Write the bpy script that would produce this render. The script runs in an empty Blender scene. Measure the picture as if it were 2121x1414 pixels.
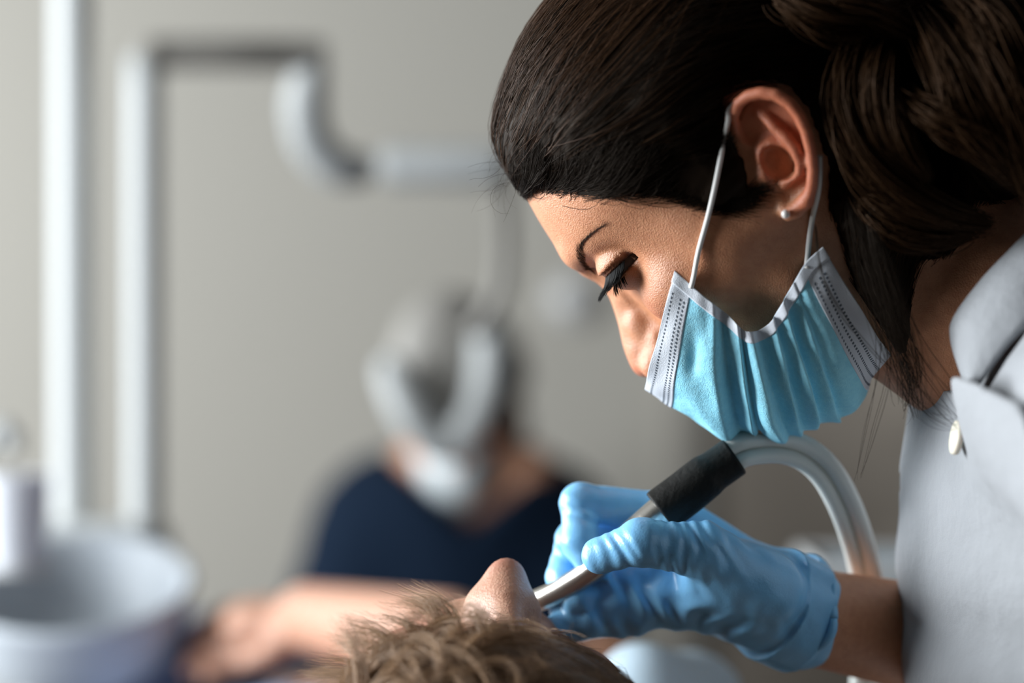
import bpy, math, random
import numpy as np
from mathutils import Matrix, Vector

# ------------------------------------------------------------------ camera, world, light, exposure
scene = bpy.context.scene
COL = scene.collection
FOCAL_PX = 85 / 36 * 2121
CAM = np.array([0.0, -1.138, 1.2])
cam_data = bpy.data.cameras.new('camera')
cam_data.lens = 85
cam_data.sensor_width = 36
cam_data.clip_start = 0.05
cam_data.dof.use_dof = True
cam_data.dof.focus_distance = 1.128
cam_data.dof.aperture_fstop = 2.4
cam = bpy.data.objects.new('camera', cam_data)
cam.location = CAM
cam.rotation_euler = (math.radians(90), 0, 0)
COL.objects.link(cam)
scene.camera = cam

world = bpy.data.worlds.new('world')
scene.world = world
world.use_nodes = True
bg = world.node_tree.nodes['Background']
bg.inputs[0].default_value = (0.62, 0.72, 0.85, 1)
bg.inputs[1].default_value = 0.008


def area(name, loc, target, sx, sy, power, col):
    d = bpy.data.lights.new(name, 'AREA')
    d.shape = 'RECTANGLE'
    d.size, d.size_y, d.energy, d.color = sx, sy, power, col
    o = bpy.data.objects.new(name, d)
    o.location = loc
    v = Vector(target) - Vector(loc)
    o.rotation_euler = v.to_track_quat('-Z', 'Y').to_euler()
    COL.objects.link(o)
    return o


# daylight entering through the two windows in the left wall
area('window_daylight', (-1.78, 1.24, 1.50), (0.0, 1.24, 1.42), 1.3, 1.4, 58, (0.93, 0.97, 1.0))
area('window_daylight', (-1.78, -0.02, 1.46), (0.0, -0.02, 1.42), 0.95, 1.1, 84, (0.93, 0.97, 1.0))

vs = scene.view_settings
vs.view_transform = 'Standard'
vs.look = 'None'
vs.gamma = 1.0
vs.use_curve_mapping = False
vs.exposure = 0.0

# ------------------------------------------------------------------ helpers
rng = np.random.default_rng(7)


def at(px, py, y):
    """World point seen in the direction of (px, py), standing at depth y."""
    return CAM + np.array([(px - 1060.5) / FOCAL_PX, 1.0, -(py - 707) / FOCAL_PX]) * (y - CAM[1])


def ats(pts):
    return np.array([at(*p) for p in pts])


def tag(o, label=None, cat=None, group=None, kind=None):
    for k, v in (('label', label), ('category', cat), ('group', group), ('kind', kind)):
        if v:
            o[k] = v
    return o


def empty(name, loc, label, cat, group=None):
    o = bpy.data.objects.new(name, None)
    o.location = loc
    COL.objects.link(o)
    return tag(o, label, cat, group)


def obj(name, verts, faces, mat, parent=None, smooth=True, colors=None, uvs=None, mats=None, midx=None):
    me = bpy.data.meshes.new(name)
    verts = np.asarray(verts, dtype=np.float32)
    if isinstance(faces, np.ndarray) and faces.ndim == 2:
        n, k = faces.shape
        me.vertices.add(len(verts))
        me.vertices.foreach_set('co', verts.ravel())
        me.loops.add(n * k)
        me.loops.foreach_set('vertex_index', faces.astype(np.int32).ravel())
        me.polygons.add(n)
        me.polygons.foreach_set('loop_start', np.arange(0, n * k, k, dtype=np.int32))
        me.update(calc_edges=True)
    else:
        me.from_pydata([tuple(map(float, v)) for v in verts], [], [tuple(map(int, f)) for f in faces])
        me.update()
    me.polygons.foreach_set('use_smooth', [smooth] * len(me.polygons))
    if colors is not None:
        ca = me.color_attributes.new('Col', 'FLOAT_COLOR', 'POINT')
        ca.data.foreach_set('color', np.asarray(colors, dtype=np.float32).ravel())
    if uvs is not None:
        uv = me.uv_layers.new(name='UVMap')
        li = np.empty(len(me.loops), dtype=np.int32)
        me.loops.foreach_get('vertex_index', li)
        uv.data.foreach_set('uv', np.asarray(uvs, dtype=np.float32)[li].ravel())
    me.materials.append(mat)
    o = bpy.data.objects.new(name, me)
    COL.objects.link(o)
    if parent is not None:
        o.parent = parent
        if parent.type == 'EMPTY':       # mesh parts already stand in world coordinates
            o.matrix_parent_inverse = Matrix.Translation(-Vector(parent.location))
    return o


def join(parts):
    vs_, fs, n = [], [], 0
    for v, f in parts:
        vs_.append(np.asarray(v, dtype=float))
        fs += [tuple(int(i) + n for i in q) for q in f]
        n += len(v)
    return np.concatenate(vs_), fs


def catmull(pts, n, closed=False):
    p = np.asarray(pts, dtype=float)
    m = len(p)
    seg = m if closed else m - 1
    t = np.linspace(0, seg, n, endpoint=not closed)
    i = np.clip(np.floor(t).astype(int), 0, seg - 1)
    f = (t - i)[:, None]
    g = (lambda k: p[k % m]) if closed else (lambda k: p[np.clip(k, 0, m - 1)])
    p0, p1, p2, p3 = g(i - 1), g(i), g(i + 1), g(i + 2)
    return 0.5 * (2 * p1 + (p2 - p0) * f + (2 * p0 - 5 * p1 + 4 * p2 - p3) * f ** 2 + (3 * p1 - p0 - 3 * p2 + p3) * f ** 3)


def tube(pts, rad, seg=12, caps=True, flat=None):
    """Swept tube through pts (parallel transport); rad is a number or a list."""
    p = np.asarray(pts, dtype=float)
    n = len(p)
    r = np.broadcast_to(np.asarray(rad, dtype=float), (n,))
    t = np.gradient(p, axis=0)
    t /= np.linalg.norm(t, axis=1)[:, None] + 1e-12
    a = np.array([0, 0, 1.0]) if abs(t[0][2]) < 0.9 else np.array([1.0, 0, 0])
    u = np.cross(t[0], a)
    u /= np.linalg.norm(u)
    vs_, fs = [], []
    ang = np.arange(seg) * 2 * math.pi / seg
    for i in range(n):
        u = u - t[i] * (u @ t[i])
        u /= np.linalg.norm(u)
        w = np.cross(t[i], u)
        k = 1.0 if flat is None else flat
        vs_.append(p[i] + r[i] * (np.cos(ang)[:, None] * u + k * np.sin(ang)[:, None] * w))
    for i in range(n - 1):
        for j in range(seg):
            b, c = i * seg + j, i * seg + (j + 1) % seg
            fs.append((b, c, c + seg, b + seg))
    if caps:
        fs.append(tuple(range(seg - 1, -1, -1)))
        fs.append(tuple(range((n - 1) * seg, n * seg)))
    return np.concatenate(vs_), fs


def lathe(profile, seg=32, origin=(0, 0, 0), axis_m=None):
    """Revolve (r, z) pairs about z."""
    ang = np.arange(seg) * 2 * math.pi / seg
    vs_ = np.concatenate([np.stack([r * np.cos(ang), r * np.sin(ang), np.full(seg, z)], 1) for r, z in profile])
    fs = []
    for i in range(len(profile) - 1):
        for j in range(seg):
            b, c = i * seg + j, i * seg + (j + 1) % seg
            fs.append((b, c, c + seg, b + seg))
    if axis_m is not None:
        vs_ = vs_ @ np.asarray(axis_m).T
    return vs_ + np.asarray(origin), fs


def rbox(lo, hi, r=0.01, seg=3):
    """Box with rounded edges and corners."""
    lo, hi = np.array(lo, float), np.array(hi, float)
    c, e = (lo + hi) / 2, (hi - lo) / 2
    r = min(r, e.min() * 0.98)
    k = seg + 1
    vs_, fs = [], []
    for ax in range(3):
        for s in (-1, 1):
            a1, a2 = (ax + 1) % 3, (ax + 2) % 3
            g1 = np.concatenate([-e[a1] + r * (1 - np.cos(np.linspace(0, 1, k) * math.pi / 2)), (e[a1] - r * (1 - np.cos(np.linspace(0, 1, k) * math.pi / 2)))[::-1]])
            g2 = np.concatenate([-e[a2] + r * (1 - np.cos(np.linspace(0, 1, k) * math.pi / 2)), (e[a2] - r * (1 - np.cos(np.linspace(0, 1, k) * math.pi / 2)))[::-1]])
            G1, G2 = np.meshgrid(g1, g2, indexing='ij')
            p = np.zeros(G1.shape + (3,))
            p[..., ax] = s * e[ax]
            p[..., a1], p[..., a2] = G1, G2
            q = np.clip(p, -(e - r), e - r)
            d = p - q
            p = q + d / (np.linalg.norm(d, axis=-1, keepdims=True) + 1e-9) * r
            n0 = sum(len(v) for v in vs_)
            vs_.append((p + c).reshape(-1, 3))
            m1, m2 = G1.shape
            for i in range(m1 - 1):
                for j in range(m2 - 1):
                    f = (n0 + i * m2 + j, n0 + (i + 1) * m2 + j, n0 + (i + 1) * m2 + j + 1, n0 + i * m2 + j + 1)
                    fs.append(f if s > 0 else f[::-1])
    return np.concatenate(vs_), fs


# ---- implicit surfaces
def smin(a, b, k):
    h = np.clip(0.5 + 0.5 * (b - a) / k, 0, 1)
    return b + (a - b) * h - k * h * (1 - h)


def smax(a, b, k):
    return -smin(-a, -b, k)


def ell(p, c, r):
    q = p - np.asarray(c, np.float32)
    r = np.asarray(r, np.float32)
    k0 = np.sqrt(((q / r) ** 2).sum(-1)) + 1e-9
    k1 = np.sqrt(((q / r ** 2) ** 2).sum(-1)) + 1e-9
    return k0 * (k0 - 1) / k1


def cone(p, a, b, ra, rb):
    a, b = np.asarray(a, np.float32), np.asarray(b, np.float32)
    ba = b - a
    q = p - a
    t = np.clip(q @ ba / (ba @ ba), 0, 1)
    d = q - t[..., None] * ba
    return np.sqrt((d * d).sum(-1)) - (ra + (rb - ra) * t)


def chain(p, pts, rs, k=0.0):
    out = None
    for i in range(len(pts) - 1):
        d = cone(p, pts[i], pts[i + 1], rs[i], rs[i + 1])
        out = d if out is None else (smin(out, d, k) if k else np.minimum(out, d))
    return out


def sdf_mesh(f, lo, hi, h, B=8, slack=1.3, newton=2):
    lo, hi = np.asarray(lo, float), np.asarray(hi, float)
    nb = np.ceil((hi - lo) / (B * h)).astype(int)
    gi = np.stack(np.meshgrid(*[np.arange(n) for n in nb], indexing='ij'), -1).reshape(-1, 3)
    keep = []
    for s in range(0, len(gi), 100000):
        g = gi[s:s + 100000]
        c = (lo + (g + 0.5) * B * h).astype(np.float32)
        keep.append(g[np.abs(f(c)) < B * h * 0.5 * 1.732 * slack])
    blocks = np.concatenate(keep)
    loc = np.stack(np.meshgrid(*[np.arange(B + 1)] * 3, indexing='ij'), -1).reshape(-1, 3)
    N = (nb * B + 4).astype(np.int64)
    key = lambda c: (c[..., 0] * N[1] + c[..., 1]) * N[2] + c[..., 2]
    K, V, Q = [], [], []
    corner = np.array([(i, j, k) for i in (0, 1) for j in (0, 1) for k in (0, 1)])
    edges = [(a, b) for a in range(8) for b in range(a + 1, 8) if np.abs(corner[a] - corner[b]).sum() == 1]
    for s in range(0, len(blocks), 96):
        bl = blocks[s:s + 96]
        ijk = bl[:, None, :] * B + loc[None]
        val = f((lo + ijk * h).astype(np.float32).reshape(-1, 3)).reshape(len(bl), B + 1, B + 1, B + 1)
        neg = val < 0
        cs = sum(neg[:, i:i + B, j:j + B, k:k + B].astype(np.int8) for i, j, k in corner)
        w = np.argwhere((cs > 0) & (cs < 8))
        if not len(w):
            continue
        cv = np.stack([val[w[:, 0], w[:, 1] + i, w[:, 2] + j, w[:, 3] + k] for i, j, k in corner], 1)
        acc = np.zeros((len(w), 3))
        cnt = np.zeros(len(w))
        for a, b in edges:
            m = (cv[:, a] < 0) != (cv[:, b] < 0)
            t = np.where(m, cv[:, a] / np.where(m, cv[:, a] - cv[:, b], 1), 0)
            acc += np.where(m[:, None], corner[a] + t[:, None] * (corner[b] - corner[a]), 0)
            cnt += m
        base = bl[w[:, 0]] * B + w[:, 1:]
        K.append(key(base.astype(np.int64)))
        V.append(lo + (base + acc / cnt[:, None]) * h)
        for ax in range(3):
            d = np.eye(3, dtype=int)[ax]
            n0 = neg[:, :B, :B, :B]
            n1 = neg[:, d[0]:B + d[0], d[1]:B + d[1], d[2]:B + d[2]]
            e = np.argwhere(n0 != n1)
            if not len(e):
                continue
            flip = n0[e[:, 0], e[:, 1], e[:, 2], e[:, 3]]
            c0 = (bl[e[:, 0]] * B + e[:, 1:]).astype(np.int64)
            b1, b2 = np.eye(3, dtype=int)[(ax + 1) % 3], np.eye(3, dtype=int)[(ax + 2) % 3]
            q = np.stack([key(c0 - b1 - b2), key(c0 - b2), key(c0), key(c0 - b1)], 1)
            q[~flip] = q[~flip][:, ::-1]
            Q.append(q)
    K, V, Q = np.concatenate(K), np.concatenate(V), np.concatenate(Q)
    o = np.argsort(K)
    K, V = K[o], V[o]
    idx = np.clip(np.searchsorted(K, Q), 0, len(K) - 1)
    F = idx[(K[idx] == Q).all(1)]
    v = V.astype(np.float32)
    ax = np.eye(3, dtype=np.float32) * h * 0.5
    for _ in range(newton):
        for s in range(0, len(v), 60000):
            p = v[s:s + 60000]
            d = f(p)
            g = np.stack([(f(p + ax[i]) - f(p - ax[i])) / h for i in range(3)], 1)
            st = -(d / ((g * g).sum(1) + 1e-6))[:, None] * g
            L_ = np.linalg.norm(st, axis=1, keepdims=True)
            v[s:s + 60000] = p + st * np.minimum(1, 0.6 * h / (L_ + 1e-9))
    return v, F


def sdf_project(f, p, n=4, eps=0.0004, off=0.0):
    p = np.asarray(p, np.float32).copy()
    ax = np.eye(3, dtype=np.float32) * eps
    g = None
    for _ in range(n):
        d = f(p) - off
        g = np.stack([(f(p + ax[i]) - f(p - ax[i])) / (2 * eps) for i in range(3)], 1)
        p = p - np.clip(d / ((g * g).sum(1) + 1e-6), -0.02, 0.02)[:, None] * g
    return p, g / (np.linalg.norm(g, axis=1, keepdims=True) + 1e-9)


def wob(p, s, seed=0, oct=2):
    """Smooth pseudo-noise in about -1..1; s = features per metre."""
    r = np.random.default_rng(seed)
    out = 0
    a = 1.0
    for o in range(oct):
        for _ in range(3):
            d = r.normal(size=3).astype(np.float32)
            d /= np.linalg.norm(d)
            e = r.normal(size=3).astype(np.float32)
            e /= np.linalg.norm(e)
            out = out + a * np.sin(p @ d * (s * 6.283) + r.uniform(0, 6) + 1.3 * np.sin(p @ e * (s * 4.1) + r.uniform(0, 6)))
        s *= 2.1
        a *= 0.5
    return out / 4.5


def strands(paths, r0, r1=None, jitter=0.25):
    """Hair fibres: paths (n, m, 3) become three-sided tapering prisms in one mesh."""
    P_ = np.asarray(paths, np.float32)
    n, m, _ = P_.shape
    t = np.gradient(P_, axis=1)
    t /= np.linalg.norm(t, axis=2, keepdims=True) + 1e-9
    a = np.random.default_rng(3).normal(size=(n, 1, 3)).astype(np.float32)
    u = np.cross(t, a)
    u /= np.linalg.norm(u, axis=2, keepdims=True) + 1e-9
    w = np.cross(t, u)
    k = np.linspace(0, 1, m)[None, :, None]
    r1 = r0 * 0.3 if r1 is None else r1
    rad = (r0 + (r1 - r0) * k ** 2) * (1 + jitter * np.random.default_rng(4).normal(size=(n, 1, 1)))
    ring = np.stack([P_ + rad * (math.cos(q) * u + math.sin(q) * w) for q in (0, 2.094, 4.189)], 2)
    idx = np.arange(n * m * 3).reshape(n, m, 3)
    f = []
    for j in range(3):
        j2 = (j + 1) % 3
        f.append(np.stack([idx[:, :-1, j], idx[:, :-1, j2], idx[:, 1:, j2], idx[:, 1:, j]], -1).reshape(-1, 4))
    return ring.reshape(-1, 3), np.concatenate(f)


# ---- materials
def mat(name, color=(0.8, 0.8, 0.8), rough=0.5, metal=0.0, spec=0.5, sss=0.0, sss_r=(1, .35, .2), sss_s=0.004, bump=None, vcol=False, mott=None, trans=0.0, sheen=0.0, coat=0.0, alpha=1.0, aniso=0.0):
    m = bpy.data.materials.new(name)
    m.use_nodes = True
    nt = m.node_tree
    b = nt.nodes['Principled BSDF']
    b.inputs['Base Color'].default_value = (*color, 1)
    b.inputs['Roughness'].default_value = rough
    b.inputs['Metallic'].default_value = metal
    b.inputs['Specular IOR Level'].default_value = spec
    b.inputs['Transmission Weight'].default_value = trans
    b.inputs['Sheen Weight'].default_value = sheen
    b.inputs['Coat Weight'].default_value = coat
    b.inputs['Alpha'].default_value = alpha
    if sss:
        b.inputs['Subsurface Weight'].default_value = sss
        b.inputs['Subsurface Radius'].default_value = sss_r
        b.inputs['Subsurface Scale'].default_value = sss_s
    tc = nt.nodes.new('ShaderNodeTexCoord')
    src = None
    if vcol:
        at_ = nt.nodes.new('ShaderNodeVertexColor')
        at_.layer_name = 'Col'
        src = at_.outputs['Color']
    if mott:
        # mott = (scale, second colour factor, detail): gentle pigment mottling
        nz = nt.nodes.new('ShaderNodeTexNoise')
        nz.inputs['Scale'].default_value = mott[0]
        nz.inputs['Detail'].default_value = 6
        nt.links.new(tc.outputs['Object'], nz.inputs['Vector'])
        ramp = nt.nodes.new('ShaderNodeMapRange')
        ramp.inputs[1].default_value, ramp.inputs[2].default_value = 0.3, 0.7
        nt.links.new(nz.outputs['Fac'], ramp.inputs[0])
        mx = nt.nodes.new('ShaderNodeMix')
        mx.data_type = 'RGBA'
        mx.blend_type = 'MULTIPLY'
        mx.inputs['B'].default_value = (*mott[1], 1)
        nt.links.new(ramp.outputs[0], mx.inputs['Factor'])
        if src is not None:
            nt.links.new(src, mx.inputs['A'])
        else:
            mx.inputs['A'].default_value = (*color, 1)
        src = mx.outputs['Result']
    if src is not None:
        nt.links.new(src, b.inputs['Base Color'])
    if bump:
        prev = None
        for kind, sc, dist, *rest in bump:
            if kind == 'voronoi':
                t = nt.nodes.new('ShaderNodeTexVoronoi')
                out = t.outputs['Distance']
            else:
                t = nt.nodes.new('ShaderNodeTexNoise')
                t.inputs['Detail'].default_value = 5
                out = t.outputs['Fac']
            t.inputs['Scale'].default_value = sc
            if rest:
                mp = nt.nodes.new('ShaderNodeMapping')
                mp.inputs['Scale'].default_value = rest[0]
                nt.links.new(tc.outputs['Object'], mp.inputs['Vector'])
                nt.links.new(mp.outputs[0], t.inputs['Vector'])
            else:
                nt.links.new(tc.outputs['Object'], t.inputs['Vector'])
            bp = nt.nodes.new('ShaderNodeBump')
            bp.inputs['Distance'].default_value = dist
            bp.inputs['Strength'].default_value = 1.0
            nt.links.new(out, bp.inputs['Height'])
            if prev is not None:
                nt.links.new(prev, bp.inputs['Normal'])
            prev = bp.outputs[0]
        nt.links.new(prev, b.inputs['Normal'])
    return m


def box_obj(name, lo, hi, m, parent=None, r=0.004, seg=2):
    v, f = rbox(lo, hi, r, seg)
    return obj(name, v, f, m, parent)

# ------------------------------------------------------------------ the room
M_WALL = mat('wall_paint', (0.30, 0.287, 0.255), 0.85, bump=[('noise', 120, 0.0006)])
M_FLOOR = mat('floor_vinyl', (0.17, 0.13, 0.10), 0.4, mott=(9, (0.85, 0.85, 0.85)))
M_WHITE = mat('white_paint', (0.80, 0.82, 0.81), 0.4)
M_CEIL = mat('ceiling_paint', (0.20, 0.195, 0.19), 0.8)
WALL_Y = 2.10


def structure(o):
    o['kind'] = 'structure'
    return o


structure(box_obj('floor', (-1.95, -2.2, -0.05), (2.6, WALL_Y + .1, 0), M_FLOOR))
structure(box_obj('ceiling', (-1.95, -2.2, 2.7), (2.6, WALL_Y + .1, 2.75), M_CEIL))
structure(box_obj('wall_back', (-1.95, WALL_Y, 0), (2.6, WALL_Y + .1, 2.7), M_WALL))
structure(box_obj('baseboard_back', (-1.85, WALL_Y - .015, 0), (0.2, WALL_Y, 0.09), M_WHITE))
# left wall around its two window openings
wx0, wx1 = -1.95, -1.85
WINDOWS = [(0.56, 1.92, 0.78, 2.22), (-0.53, 0.49, 0.86, 2.06)]
ys = [-2.2, -0.53, 0.49, 0.56, 1.92, WALL_Y]
pieces = [rbox((wx0, ys[k], 0), (wx1, ys[k + 1], 2.7), .004, 1) for k in (0, 2, 4)]
for wy0, wy1, wz0, wz1 in WINDOWS:
    pieces += [rbox((wx0, wy0, 0), (wx1, wy1, wz0), .004, 1), rbox((wx0, wy0, wz1), (wx1, wy1, 2.7), .004, 1)]
structure(obj('wall_left', *join(pieces), M_WALL))
for k, (wy0, wy1, wz0, wz1) in enumerate(WINDOWS):
    win = empty('window_%d' % (k + 1), (wx0 + .03, (wy0 + wy1) / 2, wz0), None, None)
    structure(win)
    fr = [rbox((wx0 + .02, wy0, wz0), (wx0 + .07, wy0 + .05, wz1), .004, 1), rbox((wx0 + .02, wy1 - .05, wz0), (wx0 + .07, wy1, wz1), .004, 1),
          rbox((wx0 + .02, wy0, wz0), (wx0 + .07, wy1, wz0 + .05), .004, 1), rbox((wx0 + .02, wy0, wz1 - .05), (wx0 + .07, wy1, wz1), .004, 1)]
    obj('window_frame', *join(fr), M_WHITE, win)
    box_obj('window_sill', (wx0 + .02, wy0 - .03, wz0 - .03), (wx1 + .12, wy1 + .03, wz0), M_WHITE, win)

# taupe door in the back wall, behind the dentist
M_DOOR = mat('taupe_door_paint', (0.225, 0.197, 0.165), 0.6)
door = empty('door_1', (0.66, WALL_Y - .02, 0), None, None)
structure(door)
box_obj('door_leaf', (0.27, WALL_Y - .025, 0.01), (1.06, WALL_Y - .002, 2.05), M_DOOR, door)
for z0, z1 in ((0.12, 0.95), (1.08, 1.95)):
    box_obj('door_panel', (0.50, WALL_Y - .036, z0), (0.98, WALL_Y - .024, z1), M_DOOR, door, .006)
obj('door_frame', *join([rbox((0.20, WALL_Y - .029, 0), (0.27, WALL_Y - .001, 2.12), .004, 1), rbox((1.06, WALL_Y - .029, 0), (1.13, WALL_Y - .001, 2.12), .004, 1), rbox((0.20, WALL_Y - .029, 2.05), (1.13, WALL_Y - .001, 2.12), .004, 1)]), mat('door_frame_paint', (0.28, 0.265, 0.235), 0.6), door)

# ------------------------------------------------------------------ a human head as an implicit surface (local millimetres: u forward, l left, v up, origin between the ears)
class Grid2:
    """Bilinear lookup tables over the head's side view."""
    def __init__(self, lo, hi, h, fn):
        self.lo, self.h = np.array(lo, np.float32), h
        self.n = np.ceil((np.array(hi) - lo) / h).astype(int) + 1
        g = np.stack(np.meshgrid(*[self.lo[i] + np.arange(self.n[i]) * h for i in (0, 1)], indexing='ij'), -1).reshape(-1, 2)
        self.t = fn(g).reshape(*self.n).astype(np.float32)

    def __call__(self, u, v):
        a = np.clip((u - self.lo[0]) / self.h, 0, self.n[0] - 1.001)
        b = np.clip((v - self.lo[1]) / self.h, 0, self.n[1] - 1.001)
        i, j = a.astype(np.int32), b.astype(np.int32)
        a, b = a - i, b - j
        t = self.t
        return (t[i, j] * (1 - a) + t[i + 1, j] * a) * (1 - b) + (t[i, j + 1] * (1 - a) + t[i + 1, j + 1] * a) * b


def poly_in(poly):
    """Function giving the distance inside a closed outline (negative outside)."""
    poly = np.asarray(poly, float)

    def fn(g):
        best = np.full(len(g), 1e9)
        ins = np.zeros(len(g), bool)
        for i in range(len(poly)):
            a, b = poly[i], poly[(i + 1) % len(poly)]
            ba = b - a
            q = g - a
            t = np.clip(q @ ba / (ba @ ba + 1e-12), 0, 1)
            best = np.minimum(best, ((q - t[:, None] * ba) ** 2).sum(1))
            c = ((a[1] > g[:, 1]) != (b[1] > g[:, 1]))
            ins ^= c & (g[:, 0] < ba[0] * (g[:, 1] - a[1]) / (ba[1] if abs(ba[1]) > 1e-9 else 1e-9) + a[0])
        return np.sqrt(best) * np.where(ins, 1, -1)
    return fn


def scatter(samples, sig):
    s = np.asarray(samples, float)

    def fn(col):
        def f(g):
            d2 = ((g[:, None, :] - s[None, :, :2]) ** 2).sum(2)
            w = 1 / (d2 / sig ** 2 + 0.15) ** 2
            return (w * s[None, :, col]).sum(1) / w.sum(1)
        return f
    return fn


G_LO, G_HI = (-140, -150), (150, 160)
FACE = [(91.7, 81.1), (93.8, 70.4), (96.8, 58.9), (98.9, 48.9), (100.6, 40.2), (101, 33.2), (99.4, 26), (96, 19), (93, 10), (90.5, 0), (90, -15), (92, -30),
        (97, -42), (100.5, -49), (100, -55), (96.5, -58.5), (98.5, -64), (96, -70), (92, -74), (94.5, -82), (92, -90), (84, -95.5), (66, -95), (45, -91), (25, -84),
        (5, -68), (-20, -58), (-55, -42), (-80, -10), (-89, 35), (-80, 78), (-52, 108), (-12, 121), (28, 119), (58, 108), (80, 95)]
NOSE = [(98.6, 26), (97.4, 18), (97.6, 13), (99.2, 7), (102.1, .6), (105.3, -5.4), (110, -13), (113, -19.4), (115, -25.5), (114.4, -30), (111, -34), (105, -37.5), (98, -41), (86, -40), (82, -20), (84, 0), (89, 22)]
WR = [(95, 85, 60, 70), (95, 50, 66, 66), (100, 30, 62, 60), (90, 0, 57, 58), (95, -30, 49, 50), (95, -60, 42, 44), (92, -90, 30, 24), (60, -95, 44, 26), (30, -85, 52, 30),
      (10, -50, 58, 40), (40, 0, 68, 64), (40, 60, 73, 72), (0, 0, 70, 68), (0, 60, 76, 80), (0, 110, 70, 80), (-60, 60, 72, 80), (-80, 0, 60, 70), (-40, -40, 55, 50), (55, -50, 49, 42), (62, -8, 60, 52)]
NWR = [(98, 24, 9, 9), (98, 12, 7.0, 8), (102, 0, 7.6, 8), (107, -10, 8.6, 9), (112, -19, 10.5, 10), (114, -28, 11.5, 10.5), (108, -36, 11, 9), (99, -34, 15.5, 11), (98, -10, 13, 13), (92, -25, 17, 14), (90, 5, 12, 12)]
smooth_poly = lambda q, n=4: catmull(q, len(q) * n, True)
g_face = Grid2(G_LO, G_HI, 0.75, poly_in(smooth_poly(FACE)))


def soften(g, sig_cells, d0, d1):
    """Round off the ridge lines inside an outline's distance table, keeping its rim exact."""
    t = g.t.copy()
    for _ in range(3):
        for ax in (0, 1):
            c = np.cumsum(np.concatenate([np.repeat(np.take(t, [0], ax), sig_cells + 1, ax), t, np.repeat(np.take(t, [-1], ax), sig_cells, ax)], ax), ax)
            n = t.shape[ax]
            t = (np.take(c, range(2 * sig_cells + 1, 2 * sig_cells + 1 + n), ax) - np.take(c, range(0, n), ax)) / (2 * sig_cells + 1)
    w = np.clip((g.t - d0) / (d1 - d0), 0, 1)
    w = w * w * (3 - 2 * w)
    g.t = (g.t * (1 - w) + t * w).astype(np.float32)


soften(g_face, 8, 5, 26)
g_nose = Grid2((60, -60), (130, 50), 0.5, poly_in(smooth_poly(NOSE)))
_s = scatter(WR, 24)
g_W, g_R = Grid2(G_LO, G_HI, 3, _s(2)), Grid2(G_LO, G_HI, 3, _s(3))
_s = scatter(NWR, 8)
g_nW, g_nR = Grid2((60, -60), (130, 50), 1.5, _s(2)), Grid2((60, -60), (130, 50), 1.5, _s(3))


def slab(q, gd, W, R):
    """Solid with outline gd in side view, half-width W and edge rounding R."""
    d = gd(q[:, 0], q[:, 2])
    e = np.maximum(1 - d / R, 0)
    k = np.sqrt((q[:, 1] / W) ** 2 + e * e + 1e-6)
    gl = np.sqrt((q[:, 1] / W ** 2) ** 2 + (e / R) ** 2) + 1e-4
    return np.clip(k * (k - 1) / gl, -60, 200)


EYE_C, EYE_R = np.array([76.0, 31.5, 14.5], np.float32), 12.2


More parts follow.
